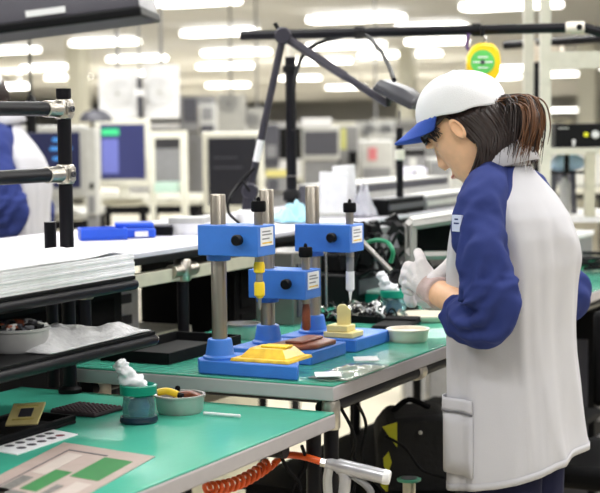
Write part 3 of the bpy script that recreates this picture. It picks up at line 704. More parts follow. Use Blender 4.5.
# fluorescent task lamp hanging at the top left, close to the viewer
A_, B_ = at(149, 12, 2.3), at(-76, 41, 2.33)
t = thing('task_lamp', 'dark grey fluorescent task lamp hood at the upper left, close by', 'lamp', (A_ + B_) / 2)
ax = (A_ - B_).normalized(); sd = ax.cross(ZZ).normalized(); nn = sd.cross(ax); hl = (A_ - B_).length / 2
def lring(u, s_): return [ax * u + sd * a * s_ + nn * b * s_ for a, b in ((-.075, 0), (.075, 0), (.075, .018), (.055, .075), (.02, .1), (-.02, .1), (-.055, .075), (-.075, .018))]
mb = MB(mat('hood grey', (92, 90, 98), .3, .2)); mb.rings([lring(-hl, .97), lring(-hl + .006, 1), lring(hl - .006, 1), lring(hl, .97)]); mb.build('hood', t, .004)
MB(black).box((0, 0, -.004), (2 * hl + .006, .158, .014), Matrix((ax, sd, nn)).transposed()).build('rim', t, .003)
q = at(44, 21, 2.22) - Vector(t.location)
MB(white).box(ax * q.dot(ax) + sd * (.0765 if sd.dot(FW) < 0 else -.0765) + nn * .012, (.058, .002, .009), Matrix((ax, sd, nn)).transposed()).build('label_strip', t)
MB(black).cyl(nn * .1 - ax * .1, nn * .1 - ax * .1 + Vector((-.1, -.05, .5)), .012).build('support_arm', t)

# ---------------------------------------------------------------- below the benches
c0, c1 = at(206, 489, 2.68), at(270, 463, 2.86)
t = thing('air_hose', 'orange coiled air hose hanging under the near bench edge', 'hose', c0)
pts = []; ax = (c1 - c0); n_ = 12
u_ = ax.normalized(); v_ = u_.cross(ZZ).normalized(); w_ = v_.cross(u_)
for i in range(n_ * 12 + 1):
    a = i / 12 * 6.28319; s_ = i / (n_ * 12)
    sag = -.012 * math.sin(math.pi * s_)
    pts.append(ax * s_ + (v_ * math.cos(a) + w_ * math.sin(a)) * .0095 + Vector((0, 0, sag)))
MB(hosem).tube(pts, .0042, 8).build('coil', t)
g0 = at(326, 463, 2.83)
MB(hosem).tube(spline([pts[-1], at(283, 456, 2.88) - c0, at(292, 455, 2.86) - c0, at(305, 457, 2.84) - c0, g0 - c0], 6), .0068, 10).build('straight_run', t)
g1 = at(390, 478, 2.8)
gun = thing('air_gun', 'silver air blow gun with pale tip on the orange hose', 'air gun', g0)
ga = (g1 - g0)
gs = mat('gun alloy', (200, 200, 206), .3, .6)
MB(gs).tube([ga * 0, ga * .08, ga * .16, ga * .2, ga * .9], [.008, .011, .011, .0145, .0135], 16).build('body', gun)
MB(white).tube([ga * .9, ga * .98, ga * 1.0], [.0145, .0135, .012], 16).build('tip', gun)
MB(chrome).cyl(ga * -.08, ga * .0, .009, n=6).build('coupling', gun)
dn = Vector((0, 0, -1))
MB(gs).tube(spline([ga * .25, ga * .3 + dn * .02, ga * .28 + dn * .05, ga * .24 + dn * .1], 4), .011, 10).build('grip', gun)
MB(mgrey).tube(spline([ga * .42 + dn * .012, ga * .6 + dn * .022, ga * .7 + dn * .034, ga * .66 + dn * .05], 4), .007, 8).build('trigger', gun)
MB(lgrey).tube(spline([ga * .05 + dn * .008, ga * .02 + dn * .03, ga * .03 + dn * .06], 4), .009, 8).build('valve_lever', gun)
# things on the lower shelf
q = at(409, 452, 3.7)
t = thing('tool_bag', 'black bag with yellow panels on the shelf below the higher bench', 'bag', (q.x, q.y, .6165), YAW)
MB(mat('black nylon', (16, 16, 18), .8, bump=.3, bscale=60)).prism([(-.075, 0), (.11, 0), (.115, .16), (.07, .19), (-.05, .18), (-.082, .14)], -.1, .1, R=Rx(math.pi / 2)).build('body', t, .012)
yl = mat('hazard yellow', (190, 190, 30), .5)
MB(yl).prism([(-.07, .165), (-.035, .175), (-.035, .115)], .1, .104, R=Rx(math.pi / 2)).prism([(-.068, .09), (-.055, .105), (-.048, .08), (-.056, .055), (-.066, .07)], .1, .104, R=Rx(math.pi / 2)).prism([(-.074, .04), (-.055, .045), (-.058, .01), (-.074, .012)], .1, .104, R=Rx(math.pi / 2)).build('yellow_panel', t)
MB(lgrey).sph((.02, -.104, .15), .005, 8).build('button', t); MB(blackmat).tube(spline([(-.04, 0, .18), (0, 0, .21), (.05, 0, .19)], 6), .007, 8).build('handle', t)
q = at(409, 478, 3.35)
t = thing('wire_spool', 'pale metal spool stand with green rimmed lid beside the black bag', 'spool', (q.x, q.y, 0))
hz = q.z
MB(mat('spool tin', (196, 190, 170), .4, .5)).cyl((0, 0, 0), (0, 0, hz - .008), .014).build('core', t); MB(mat('spool green', (70, 150, 120), .4)).lathe([(.01, 0), (.026, .002), (.027, .006), (.023, .008), (.01, .007)], c=(0, 0, hz - .008)).build('flange', t); MB(mat('spool tin', (196, 190, 170), .4, .5)).lathe([(.015, 0), (.05, 0), (.05, .01), (.015, .012)]).build('foot', t)
MB(dgrey).lathe([(.006, 0), (.018, 0), (.018, .001), (.006, .001)], c=(0, 0, hz)).build('lid_mark', t)
# hanging cables
for i, (lab, P_) in enumerate((('thin black cable hanging in a long loop under the higher bench corner', [(341, 408, 2.97), (355, 440, 3.0), (345, 470, 3.05), (331, 500, 3.05)]),
        ('black cable hanging straight below the higher bench edge', [(352, 404, 3.05), (352, 440, 3.1), (356, 470, 3.1), (352, 505, 3.1)]),
        ('black cable curling beside the tool bag', [(358, 404, 3.1), (366, 425, 3.2), (362, 455, 3.2), (374, 480, 3.2), (392, 500, 3.2)]),
        ('thin cable crossing below the near bench edge', [(278, 450, 2.78), (288, 470, 2.8), (300, 485, 2.8), (298, 510, 2.8)]),
        ('dark cable hanging behind the orange hose', [(302, 446, 2.82), (306, 465, 2.85), (293, 488, 2.85), (290, 510, 2.85)]),
        ('black cable drooping across the front of the tool bag', [(385, 436, 3.5), (405, 448, 3.5), (422, 470, 3.5), (445, 478, 3.45)]))):
    tag(MB(blackmat).tube(spline([at(*p) for p in P_], 7), .0034, 7).build('hanging_cable', None), lab, 'cable')
# floor-standing things seen below the benches
cab('cream_cabinet', 'cream cabinet standing on the floor beyond the benches, seen under them', 'cabinet', (-3.5, 5.0, 0), (-3.0, 5.7, .5), cream, creamd)

# ---------------------------------------------------------------- right side behind the worker
q = at(545, 130, 5.5)
fr = thing('cream_rack', 'tall cream framed equipment rack right of the worker', 'rack', (q.x, q.y, 0), YAW)
mb = MB(cream)
for sx in (0, .62):
    for sy in (0, .4): mb.bb(sx - .018, sx + .018, sy - .018, sy + .018, 0, 2.05 if sx == 0 or sy == 0 else 1.6)
mb.build('frame_posts', fr)
def rz_(y, d=5.5): return at(577, y, d).z
for y, nm in ((151, 'shelf_board'), (219, 'shelf_board')):
    z = rz_(y); MB(cream if y < 200 else white).bb(0, .64, -.02, .42, z - .012, z + .012).build(nm, fr, .002)
MB(cream).bb(.0, .62, -.015, .015, rz_(60) - .03, rz_(60) + .03).build('top_beam', fr)
MB(creamd).bb(.14, .175, -.02, .01, rz_(217), rz_(152)).build('middle_post', fr)
z0 = rz_(151) + .012
t = thing('black_instrument', 'black rack instrument with white knob and yellow lamp on the cream rack', 'instrument', q + FW * .18 + RT * .2 + Vector((0, 0, z0 - q.z + .001)), YAW)
MB(black).bb(-.165, .3, -.19, .18, 0, .084).build('case', t, .003); MB(black).bb(-.165, .3, -.196, -.19, .002, .082).build('front_panel', t)
MB(white).lathe([(.014, 0), (.012, .014)], R=Rx(math.pi / 2), c=(-.025, -.196, .045), n=18).lathe([(.006, 0), (.006, .012)], R=Rx(math.pi / 2), c=(-.102, -.196, .022), n=12).bb(-.106, -.098, -.2, -.196, .004, .02).build('knob', t)
MB(mat('yellow led', (200, 200, 40), .4, emit=.6)).bb(-.065, -.05, -.199, -.196, .038, .052).build('indicator', t)
MB(lgrey).bb(-.155, -.12, -.199, -.196, .066, .07).build('marking', t)
zt_ = rz_(219) + .012
t = thing('goggles_bag', 'pale blue bag with dark straps on the cream rack shelf', 'bag', q + FW * .12 + RT * .085 + Vector((0, 0, zt_ - q.z + .002)), YAW)
MB(mat('pale blue cloth', (168, 198, 224), .5, bump=.3, bscale=40)).prism([(-.05, .16), (-.03, .205), (.02, .225), (.07, .2), (.07, .165), (.0, .15)], -.05, .05, R=Rx(math.pi / 2)).build('pouch', t, .012)
MB(dgrey).cyl((-.04, 0, 0), (-.03, 0, .17), .01).cyl((.04, 0, 0), (.035, 0, .16), .01).build('stand_leg', t); MB(black).bb(-.005, .012, -.056, -.05, .15, .215).bb(-.055, .075, -.058, -.05, .145, .155).build('strap', t)
for i, (dx, lab) in enumerate(((.105, 'grey bottle on the cream rack shelf beside the blue bag'), (.06, 'darker grey bottle on the cream rack behind the worker'))):
    t = thing('grey_bottle', lab, 'bottle', q + FW * (.2 + .06 * i) + RT * dx + Vector((0, 0, zt_ - q.z)), YAW)
    MB(lgrey if i == 0 else mgrey).lathe([(.018, 0), (.021, .005), (.021, .1), (.01, .12), (.009, .13)]).build('body', t); MB(dgrey).lathe([(.011, .13), (.011, .15), (.008, .152)]).build('cap', t)
# things on the higher bench right of the worker
q = on(590, 268, 1.0)
t = thing('grey_case', 'grey case with white lid on the bench right of the worker', 'case', (q.x - .15, q.y - .06, 1.0))
MB(mgrey).bb(-.12, .12, -.06, .2, 0, .1).build('body', t, .004); MB(white).bb(-.125, .125, -.065, .205, .1, .118).build('lid', t, .004)
q = on(590, 276, 1.0)
t = thing('cable_coil', 'coil of black cable on the bench right of the worker', 'cable', (q.x - .02, q.y + .12, 1.0))
pts = [(math.cos(a * .5) * (.05 + .006 * math.sin(a * .3)), math.sin(a * .5) * .07, .008 + .0012 * a) for a in range(0, 44)]
MB(black).tube(pts, .006, 8).build('loops', t); MB(mat('green cord', (20, 130, 90), .4)).tube(spline([(-.03, -.08, .008), (.02, -.02, .05), (.05, .05, .03)], 6), .005, 8).build('green_tie', t)
cab('black_cabinet', 'black cabinet under the far end of the higher bench', 'cabinet', (-1.75, 4.7, .02), (-1.32, 5.05, .9), blackmat, dgrey)
q = at(640, 420, 3.9)
t = thing('black_chair', 'black padded work chair beside the worker at the right edge', 'chair', (q.x, q.y, 0), YAW - .5)
MB(blackmat).bb(-.2, .2, -.2, .2, .58, .64).build('seat', t, .02); MB(blackmat).bb(-.19, .19, .19, .235, .72, .98).build('backrest', t, .015)
MB(black).cyl((0, 0, .1), (0, 0, .58), .025).build('column', t); MB(black).tube([(0, .1, .57), (0, .245, .62), (0, .25, .8)], .016).build('back_stem', t)
for k in range(5):
    a = k * 1.2566; MB(black).cyl((0, 0, .1), (.26 * math.cos(a), .26 * math.sin(a), .05), .018, .012).sph((.26 * math.cos(a), .26 * math.sin(a), .026), .026, 8).build('leg', t)
MB(mat('olive lever', (150, 150, 90), .4)).cyl((-.2, -.05, .57), (-.3, -.1, .66), .01).build('lever', t)

# ---------------------------------------------------------------- people (facing -x in their own frame)
def fused(mb, name, parent, voxel, mats, it=6):
    o = mb.build('raw', None, ang=180)
    r_ = o.modifiers.new('r', 'REMESH'); r_.mode = 'VOXEL'; r_.voxel_size = voxel; r_.use_smooth_shade = True
    s_ = o.modifiers.new('s', 'SMOOTH'); s_.factor = .5; s_.iterations = it
    dg = bpy.context.evaluated_depsgraph_get()
    me = bpy.data.meshes.new_from_object(o.evaluated_get(dg)); me.name = name
    bpy.data.objects.remove(o)
    me.materials.clear()
    for m_ in mats: me.materials.append(m_)
    for p in me.polygons: p.use_smooth = True; p.material_index = 0
    n = bpy.data.objects.new(name, me); COL.objects.link(n); n.parent = parent
    return n
def chain(mb, pts, rs):
    for i in range(len(pts) - 1): mb.cap(pts[i], pts[i + 1], rs[i], rs[i + 1])
def person(name, label, O, rz=0, scale=1.0, ponytail=True, detail=True, right_hand=None):
    T = thing(name, label, 'person', O, rz); T.scale = (scale,) * 3
    V = Vector; WO = (-1.03, 3.06, 0)
    J = dict(pel=V((.0, 0, .86)), chest=V((.0, 0, 1.22)), neck=V((-.025, 0, 1.37)), head=V((-.103, 0, 1.486)),
             sl=at(481, 208, 3.07) - V(WO), el=at(489, 319, 2.98) - V(WO), wl=at(432, 289, 3.17) - V(WO),
             sr=V((-.01, .135, 1.31)), er=V((.02, .225, 1.12)), wr=at(432, 297, 3.42) - V(WO))
    tilt = math.radians(-42); RH = Ry(tilt); hc = J['head']
    H = lambda x, y, z: hc + RH @ V((x, y, z))
    # --- body: one continuous surface
    mb = MB(skin)
    mb.sph((0, 0, .9), (.095, .14, .12)); mb.sph((.0, 0, 1.08), (.085, .12, .2)); mb.sph((0, 0, 1.24), (.08, .135, .12))
    chain(mb, [V((.0, 0, 1.3)), J['neck'], H(.02, 0, -.045)], [.06, .05, .048])
    for s_ in (-1, 1):
        chain(mb, [V((0, s_ * .08, .88)), V((-.005, s_ * .085, .48)), V((.02, s_ * .085, .09))], [.085, .055, .038])
        chain(mb, [V((.02, s_ * .085, .06)), V((-.13, s_ * .1, .035))], [.035, .03])
    chain(mb, [J['sl'], J['el'], J['wl']], [.036, .032, .027]); chain(mb, [J['sr'], J['er'], J['wr']], [.036, .032, .026])
    chain(mb, [V((0, -.1, 1.31)), J['sl']], [.04, .036]); chain(mb, [V((0, .1, 1.31)), J['sr']], [.04, .036])
    # head: rings from chin to crown (front, back, half width)
    prof = [(-.108, -.052, -.030, .018), (-.104, -.072, -.004, .032), (-.094, -.083, .012, .043), (-.08, -.0865, .03, .053), (-.062, -.087, .05, .060), (-.045, -.0855, .066, .0645),
            (-.025, -.0855, .08, .0675), (-.005, -.084, .088, .069), (.012, -.083, .092, .070), (.03, -.087, .093, .070), (.05, -.084, .09, .068), (.07, -.072, .08, .06), (.088, -.048, .058, .045), (.1, -.02, .03, .022)]
    R = []
    for z, f, b, w_ in prof:
        cx = (f + b) / 2; hx = (b - f) / 2
        R.append([H(cx - hx * (abs(math.cos(a)) ** .85) * (1 if math.cos(a) > 0 else -1), w_ * math.sin(a), z) for a in [6.28319 * k / 32 for k in range(32)]])
    mb.rings(R)
    mb.tube([H(-.083, 0, .014), H(-.089, 0, -.006), H(-.098, 0, -.024), H(-.096, 0, -.031), H(-.084, 0, -.035)], [.005, .007, .009, .009, .006], 12)
    for s_ in (-1, 1):
        mb.sph(H(-.09, s_ * .009, -.03), .0066, 6)
        mb.sph(H(-.083, s_ * .031, .016), (.008, .02, .006), 6, RH)
    mb.sph(H(-.0885, 0, -.058), (.006, .02, .005), 6, RH); mb.sph(H(-.087, 0, -.067), (.006, .017, .005), 6, RH); mb.sph(H(-.076, 0, -.095), (.012, .018, .012), 8, RH)
    # bare hands are inside the gloves: palm and five fingers
    def hand(mb, W, kn, seg, thumb, palm_r, g=1.0):
        C = sum(kn, V()) / 4
        for q_ in kn: mb.cap(W.lerp(q_, .3), q_, palm_r * g, .0115 * g)
        mb.cap(W, W.lerp(C, .5), .024 * g, palm_r * g)
        for q_, sg in zip(kn, seg):
            pts = [q_] + sg; rs = [.0108, .0098, .009, .008]
            chain(mb, pts, [r * g for r in rs[:len(pts)]])
        chain(mb, thumb, [r * g for r in (.015, .0125, .0105, .009)[:len(thumb)]])
    inv = Matrix.Rotation(-rz, 4, 'Z')
    def wp(x, y, d): return at(x, y, d) - V(WO)
    if detail:
        W = J['wl']
        kn = [wp(422, 264, 3.19), wp(414, 268, 3.21), wp(411, 275, 3.22), wp(412, 283, 3.22)]
        seg = [[wp(420, 257, 3.22), wp(418, 252.5, 3.26)], [wp(408, 266, 3.26), wp(405, 272, 3.285), wp(409, 277, 3.28)], [wp(405.5, 274, 3.265), wp(403, 281, 3.28), wp(408, 285, 3.265)], [wp(407, 284, 3.26), wp(406, 290, 3.265), wp(411, 292, 3.25)]]
        th = [wp(434, 281, 3.16), wp(441, 273, 3.165), wp(447, 266, 3.18), wp(452, 259, 3.2)]
    else:
        W = J['wl']; kn = [W + V((-.085, .02 + .018 * k, .02 - .008 * k)) for k in range(4)]
        seg = [[q_ + V((-.035, 0, -.008)), q_ + V((-.05, 0, -.035))] for q_ in kn]; th = [W + V((-.03, .04, .02)), W + V((-.06, .06, .01)), W + V((-.085, .065, -.01))]
    hand(mb, W, kn, seg, th, .017)
    Wr = J['wr']
    knr = [Wr + V((-.07, -.045 - .012 * k, .012 - .012 * k)) for k in range(4)]
    segr = [[q_ + V((-.022, -.025, .0)), q_ + V((-.02, -.045, -.018)), q_ + V((-.0, -.05, -.03))] for q_ in knr]
    thr = [Wr + V((-.015, -.035, .02)), Wr + V((-.045, -.06, .03)), Wr + V((-.065, -.085, .022))]
    if detail:
        knr = [wp(420, 287, 3.40), wp(417, 291, 3.39), wp(415, 295, 3.38), wp(416, 299, 3.37)]
        segr = [[wp(413, 286, 3.38), wp(410, 289, 3.35), wp(412, 292, 3.33)], [wp(411, 291, 3.36), wp(408, 294, 3.33), wp(411, 297, 3.31)], [wp(410, 296, 3.35), wp(408, 299, 3.33), wp(411, 301, 3.31)], [wp(412, 300, 3.35), wp(410, 303, 3.33), wp(413, 304, 3.32)]]
        thr = [wp(428, 292, 3.39), wp(421, 287, 3.36), wp(416, 284, 3.34), wp(412, 282, 3.32)]
    hand(mb, Wr, knr, segr, thr, .017)
    body = fused(mb, 'body', T, .0045 if detail else .007, [skin], 3)
    # ears, eyes, lips
    for s_ in (-1, 1):
        MB(skin).lathe([(.004, -.004), (.012, -.005), (.0165, -.001), (.017, .004), (.013, .006), (.011, .002), (.003, .001)], c=H(.002, s_ * .081, -.012), R=RH @ Rx(-s_ * math.pi / 2 + s_ * .0) @ Matrix.Diagonal((.75, 1.45, 1)) @ Rz(0), n=18).build('ear', T, ang=80)
        MB(white, mat('iris', (40, 26, 20), .2)).sph(H(-.066, s_ * .029, .0), .0105, 8).m(1).sph(H(-.0727, s_ * .029, -.003), .0042, 6).build('eye', T, ang=80)
        MB(skin).sph(H(-.0665, s_ * .029, .002), (.0116, .0125, .011), 8, RH).build('eyelid', T, ang=80)
        MB(hairm).tube([H(-.0865, s_ * .016, .022), H(-.0865, s_ * .032, .026), H(-.076, s_ * .048, .021)], .0016, 6).build('eyebrow', T)
    MB(mat('lips', (200, 120, 108), .45)).tube([H(-.086, -.018, -.0615), H(-.0945, -.006, -.0605), H(-.0945, .006, -.0605), H(-.086, .018, -.0615)], [.0015, .0042, .0042, .0015], 8).build('lips', T)
    # gloves
    mb = MB(glovem); hand(mb, W, kn, seg, th, .021, 1.14); fused(mb, 'glove', T, .0026, [glovem], 3)
    mb = MB(glovem); hand(mb, Wr, knr, segr, thr, .021, 1.14); fused(mb, 'glove', T, .003, [glovem], 3)
    for wv, ev, knn in ((J['wl'], J['el'], kn), (J['wr'], J['er'], knr)):
        C = sum(knn, V()) / 4; rg = MB(cuffm)
        rg.tube([wv.lerp(C, .22), wv.lerp(C, .05), wv.lerp(ev, .08), wv.lerp(ev, .13), wv.lerp(ev, .15)], [.031, .0305, .031, .0335, .030], 28)
        rg.build('glove_cuff', T, ang=80)
    # trousers and shoes
    mb = MB(trous)
    for s_ in (-1, 1):
        chain(mb, [V((.0, s_ * .075, .88)), V((-.005, s_ * .085, .48)), V((.02, s_ * .09, .1))], [.088, .076, .068])
    mb.sph((0, 0, .88), (.095, .145, .1))
    fused(mb, 'trousers', T, .008, [trous], 4)
    for s_ in (-1, 1):
        MB(white).tube([V((.06, s_ * .085, .045)), V((.02, s_ * .088, .05)), V((-.06, s_ * .095, .045)), V((-.15, s_ * .102, .035)), V((-.185, s_ * .105, .03))], [.03, .044, .046, .04, .02], 16).build('shoe', T, ang=80)
    # jacket body
    rows = [  # z, cx, cy, a (depth), b (width)
        (.775, .012, 0, .124, .192), (.80, .012, 0, .123, .192), (.86, .009, 0, .12, .188), (.93, .004, 0, .117, .182), (1.0, -.001, 0, .114, .177), (1.07, -.004, 0, .113, .174), (1.14, -.004, 0, .114, .176),
        (1.2, -.003, 0, .115, .18), (1.26, -.003, 0, .108, .182), (1.3, -.006, 0, .099, .178), (1.335, -.012, 0, .086, .16), (1.362, -.018, 0, .074, .128), (1.382, -.022, 0, .064, .092), (1.395, -.026, 0, .06, .07), (1.402, -.028, 0, .058, .062)]
    zz = [r_[0] for r_ in rows]; R = []; NZ, NA = 70, 110
    for i in range(NZ):
        z = zz[0] + (zz[-1] - zz[0]) * (i / (NZ - 1)) ** .92
        cx, cy, a_, b_ = [float(np.interp(z, zz, [r_[k] for r_ in rows])) for k in (1, 2, 3, 4)]
        ring = []
        for k in range(NA):
            t = 6.28319 * k / NA; c, s_ = math.cos(t), math.sin(t)
            e = .82
            px, py = a_ * abs(c) ** e * (1 if c > 0 else -1), b_ * abs(s_) ** e * (1 if s_ > 0 else -1)
            f = max(0, min(1, (1.36 - z) / .12))
            rg = lambda v_: 1 - 3.2 * abs(noise.noise(v_))
            fold = f * (.075 * noise.noise(V((c * 2.4 + s_ * .8, s_ * 2.6, z * 1.6 + 4))) + .045 * rg(V((c * 2.2, s_ * 2.4 + z * .9, z * 1.5 + 1))) + .016 * rg(V((c * 4 + z, s_ * 4 - z * 1.4, z * 3))))
            diag = f * .05 * math.exp(-((z - 1.24 + .55 * (py - .05)) / .035) ** 2) * (1 if c > 0 else 0)
            zl = z - (.0 if z > .84 else (.84 - z) * .0) + max(0, (.86 - z) / .085) * .035 * (c * .9 + s_ * .25)
            ring.append(V((cx + px * (1 + fold + diag), cy + py * (1 + fold * .8), zl)))
        R.append(ring)
    mb = MB(jacket0); mb.rings(R, cap=False)
    jo = mb.build('jacket', T, ang=180, sub=1); so = jo.modifiers.new('thick', 'SOLIDIFY'); so.thickness = .003; so.offset = -1
    # hem band and pocket
    hem = MB(jacket); hem.rings([[V((p.x * 1.001, p.y * 1.001, p.z + dz)) for p in R[0]] for dz in (-.0005, .014)], cap=False); ho = hem.build('hem', jo, ang=180); so = ho.modifiers.new('t', 'SOLIDIFY'); so.thickness = .0006; so.offset = 1
    def onjack(z, ang, off):
        k = int(round(ang / 6.28319 * NA)) % NA; col = [r_[k] for r_ in R]
        i = next(q_ for q_ in range(1, NZ) if col[q_].z >= z); p = col[i - 1].lerp(col[i], (z - col[i - 1].z) / max(1e-6, col[i].z - col[i - 1].z))
        n_ = V((p.x, p.y * .5, 0)).normalized(); return p + n_ * off
    for s_ in ((-1,) if detail else ()):
        ang = [math.radians(v) for v in range(202, 262, 5)]
        for nm, za, zb_, off, m_ in (('pocket', .785, .915, .004, jacket), ('pocket_flap', .912, .938, .006, jacket), ('pocket_piping', .909, .9125, .0075, mat('grey piping', (110, 110, 116), .6))):
            g = MB(m_); NZ2 = 5
            RR = [[onjack(za + (zb_ - za) * j / (NZ2 - 1), a, off + (.006 * math.sin(math.pi * i / (len(ang) - 1)) if nm == 'pocket' else .005 * math.sin(math.pi * i / (len(ang) - 1)))) for i, a in enumerate(ang)] for j in range(NZ2)]
            VV = [[g.bm.verts.new(p) for p in r_] for r_ in RR]
            for j in range(NZ2 - 1):
                for i in range(len(ang) - 1): g._f([VV[j][i], VV[j][i + 1], VV[j + 1][i + 1], VV[j + 1][i]])
            po = g.build(nm, jo, ang=180); so = po.modifiers.new('t', 'SOLIDIFY'); so.thickness = .004
    # collar
    cr = MB(jacket); CR_ = []
    for dz, rr, lean in ((-.026, 1.02, .0), (.0, .92, .0), (.022, .86, -.004), (.028, .9, -.002), (.014, 1.02, .006), (-.014, 1.2, .01)):
        CR_.append([V((-.028 + (.058 * rr) * math.cos(a) + lean, .062 * rr * math.sin(a), 1.412 + dz + .018 * math.cos(a))) for a in [math.radians(-158 + 316 * k / 40) for k in range(41)]])
    VV = [[cr.bm.verts.new(p) for p in r_] for r_ in CR_]
    for j in range(len(CR_) - 1):
        for i in range(40): cr._f([VV[j][i], VV[j][i + 1], VV[j + 1][i + 1], VV[j + 1][i]])
    co = cr.build('collar', jo, ang=180); so = co.modifiers.new('t', 'SOLIDIFY'); so.thickness = .0025
    # raglan sleeves
    el, wl = J['el'], J['wl']
    amp = lambda s_: .14 + .28 * math.exp(-((s_ - .62) / .2) ** 2) + .06 * math.exp(-((s_ - 1) / .15) ** 2)
    sm = sleeve(navy, [wp(494, 176, 3.17), wp(484, 193, 3.09), wp(478, 222, 3.04), wp(482, 252, 3.0), wp(487, 282, 2.975), wp(490, 306, 2.965), wp(481, 319, 2.985), wp(466, 320, 3.03), wp(455, 317, 3.06)],
                [.03, .046, .05, .049, .048, .047, .045, .043, .039], amp, 2.0)
    so_ = sm.build('sleeve', jo, ang=180, sub=1); q = so_.modifiers.new('t', 'SOLIDIFY'); q.thickness = .003; q.offset = -1
    er, wr_ = J['er'], J['wr']
    sm = sleeve(navy, [V((-.02, .07, 1.372)), V((-.018, .11, 1.345)), V((-.01, .138, 1.29)), V((.0, .17, 1.22)), V((.012, .2, 1.16)), er + V((.002, .002, 0)), er.lerp(wr_, .25), er.lerp(wr_, .5), er.lerp(wr_, .72)],
                [.03, .05, .055, .054, .054, .056, .055, .052, .046], amp, 7.0)
    so_ = sm.build('sleeve', jo, ang=180, sub=1); q = so_.modifiers.new('t', 'SOLIDIFY'); q.thickness = .003; q.offset = -1
    if detail:
        n_ = (-RT * .8 - FW * .6).normalized(); s1 = ZZ.cross(n_).normalized(); B_ = Matrix((s1, n_, ZZ)).transposed()
        c_ = wp(478, 222, 3.04) + n_ * .0545; b_ = MB(mat('arm badge', (206, 214, 240), .5), navy)
        b_.box(c_, (.026, .006, .032), B_); b_.m(1).box(c_ + n_ * .003, (.014, .001, .003), B_).box(c_ + n_ * .003 + ZZ * .008, (.01, .001, .003), B_)
        b_.build('badge', jo)
    # cap
    cc = J['head'] + V((-.007, 0, .033)); RC = Ry(math.radians(-14))
    CP = lambda x, y, z: cc + RC @ V((x, y, z))
    mb = MB(capw); R = []
    for i in range(15):
        u = i / 14; z = .08 * math.sin(u * 1.5); k_ = math.cos(u * 1.5) ** .88
        R.append([CP(-.004 + .098 * k_ * math.cos(a) * (1.0 if math.cos(a) < 0 else .95), .09 * k_ * math.sin(a), z + .004 * noise.noise(V((math.cos(a) * 2, math.sin(a) * 2, z * 20))) ) for a in [6.28319 * k / 40 for k in range(40)]])
    R.insert(0, [p + RC @ V((0, 0, -.01)) for p in R[0]])
    mb.rings(R, cap=False); mb._f([mb.bm.verts[-1 - k] if False else v for k, v in enumerate(list(mb.bm.verts)[-40:])])
    ca = mb.build('cap', T, ang=70, sub=1); q = ca.modifiers.new('t', 'SOLIDIFY'); q.thickness = .002; q.offset = 1
    MB(capw).sph(CP(-.004, 0, .081), (.008, .008, .004), 8, RC).build('cap_button', ca)
    mb = MB(capb); N = 17; top = []
    for i in range(N):
        a = math.radians(180 - 74 + 148 * i / (N - 1)); row = []
        for j in range(7):
            u = j / 6; ext = .066 * u * max(0, math.cos((a - math.pi) * 1.12)) ** .6
            x = -.004 + .096 * math.cos(a) - ext; y = .09 * math.sin(a) * (1 - .05 * u)
            row.append(CP(x, y, -.006 - .42 * ext - .024 * min(1, u * 1.5) * (y / .09) ** 2))
        top.append(row)
    VV = [[mb.bm.verts.new(p) for p in r_] for r_ in top]
    for i in range(N - 1):
        for j in range(6): mb._f([VV[i][j], VV[i + 1][j], VV[i + 1][j + 1], VV[i][j + 1]])
    bl = mb.build('cap_bill', ca, ang=180); q = bl.modifiers.new('t', 'SOLIDIFY'); q.thickness = .004; q.offset = 0
    # hair
    mb = MB(hairm, hairl); rnd = random.Random(5); R = []
    hs = lambda lat, lon, k=.94: H(.004 + .1 * k * math.cos(lat) * math.cos(lon), .083 * k * math.cos(lat) * math.sin(lon), .005 + .1 * k * math.sin(lat))
    lons = [math.radians(v) for v in np.linspace(-98, 98, 33)]
    for lat in np.linspace(-62, 42, 14):
        R.append([hs(math.radians(min(lat, 22 - 34 * max(0, math.cos(l_)))), l_ * (.93 if lat < 8 else .93 + .12 * min(1, (lat - 8) / 10))) for l_ in lons])
    VV = [[mb.bm.verts.new(p) for p in r_] for r_ in R]
    for j in range(13):
        for i in range(32): mb._f([VV[j][i], VV[j][i + 1], VV[j + 1][i + 1], VV[j + 1][i]])
    nl = 520 if ponytail else 60
    for k in range(nl):
        lon = math.radians(rnd.uniform(-90, 90)); lat = math.radians(rnd.uniform(-4, 10) + 8 - 26 * math.cos(lon))
        a = hs(lat, lon, .93); b = hs(math.radians(rnd.uniform(-50, -36)), lon * .95, 1.05)
        if ponytail:
            ang_ = lon * rnd.uniform(.95, 1.12); zz_ = rnd.uniform(1.36, 1.39) if abs(lon) > 1.15 else rnd.uniform(1.405, 1.43)
            e = V((-.06 + .086 * math.cos(ang_), .074 * math.sin(ang_), zz_)); m_ = b.lerp(e, .5) + V((.006, 0, 0)); pts = spline([a, b, m_, e], 4)
        else: pts = spline([a, b], 5)
        r0 = rnd.uniform(.0024, .0046); n_ = len(pts)
        mb.m(0).tube(pts, [r0 * (1 - .75 * (i / (n_ - 1)) ** 2) for i in range(n_)], 6)
    pz_ = [p_[0] for p_ in prof]
    def HS(a, z, off, s_):
        f_, b_, w_ = [float(np.interp(z, pz_, [p_[k] for p_ in prof])) for k in (1, 2, 3)]
        cx, hx = (f_ + b_) / 2, (b_ - f_) / 2
        return H(cx - (hx + off) * abs(math.cos(a)) ** .85 * (1 if math.cos(a) > 0 else -1), s_ * (w_ + off) * math.sin(a), z)
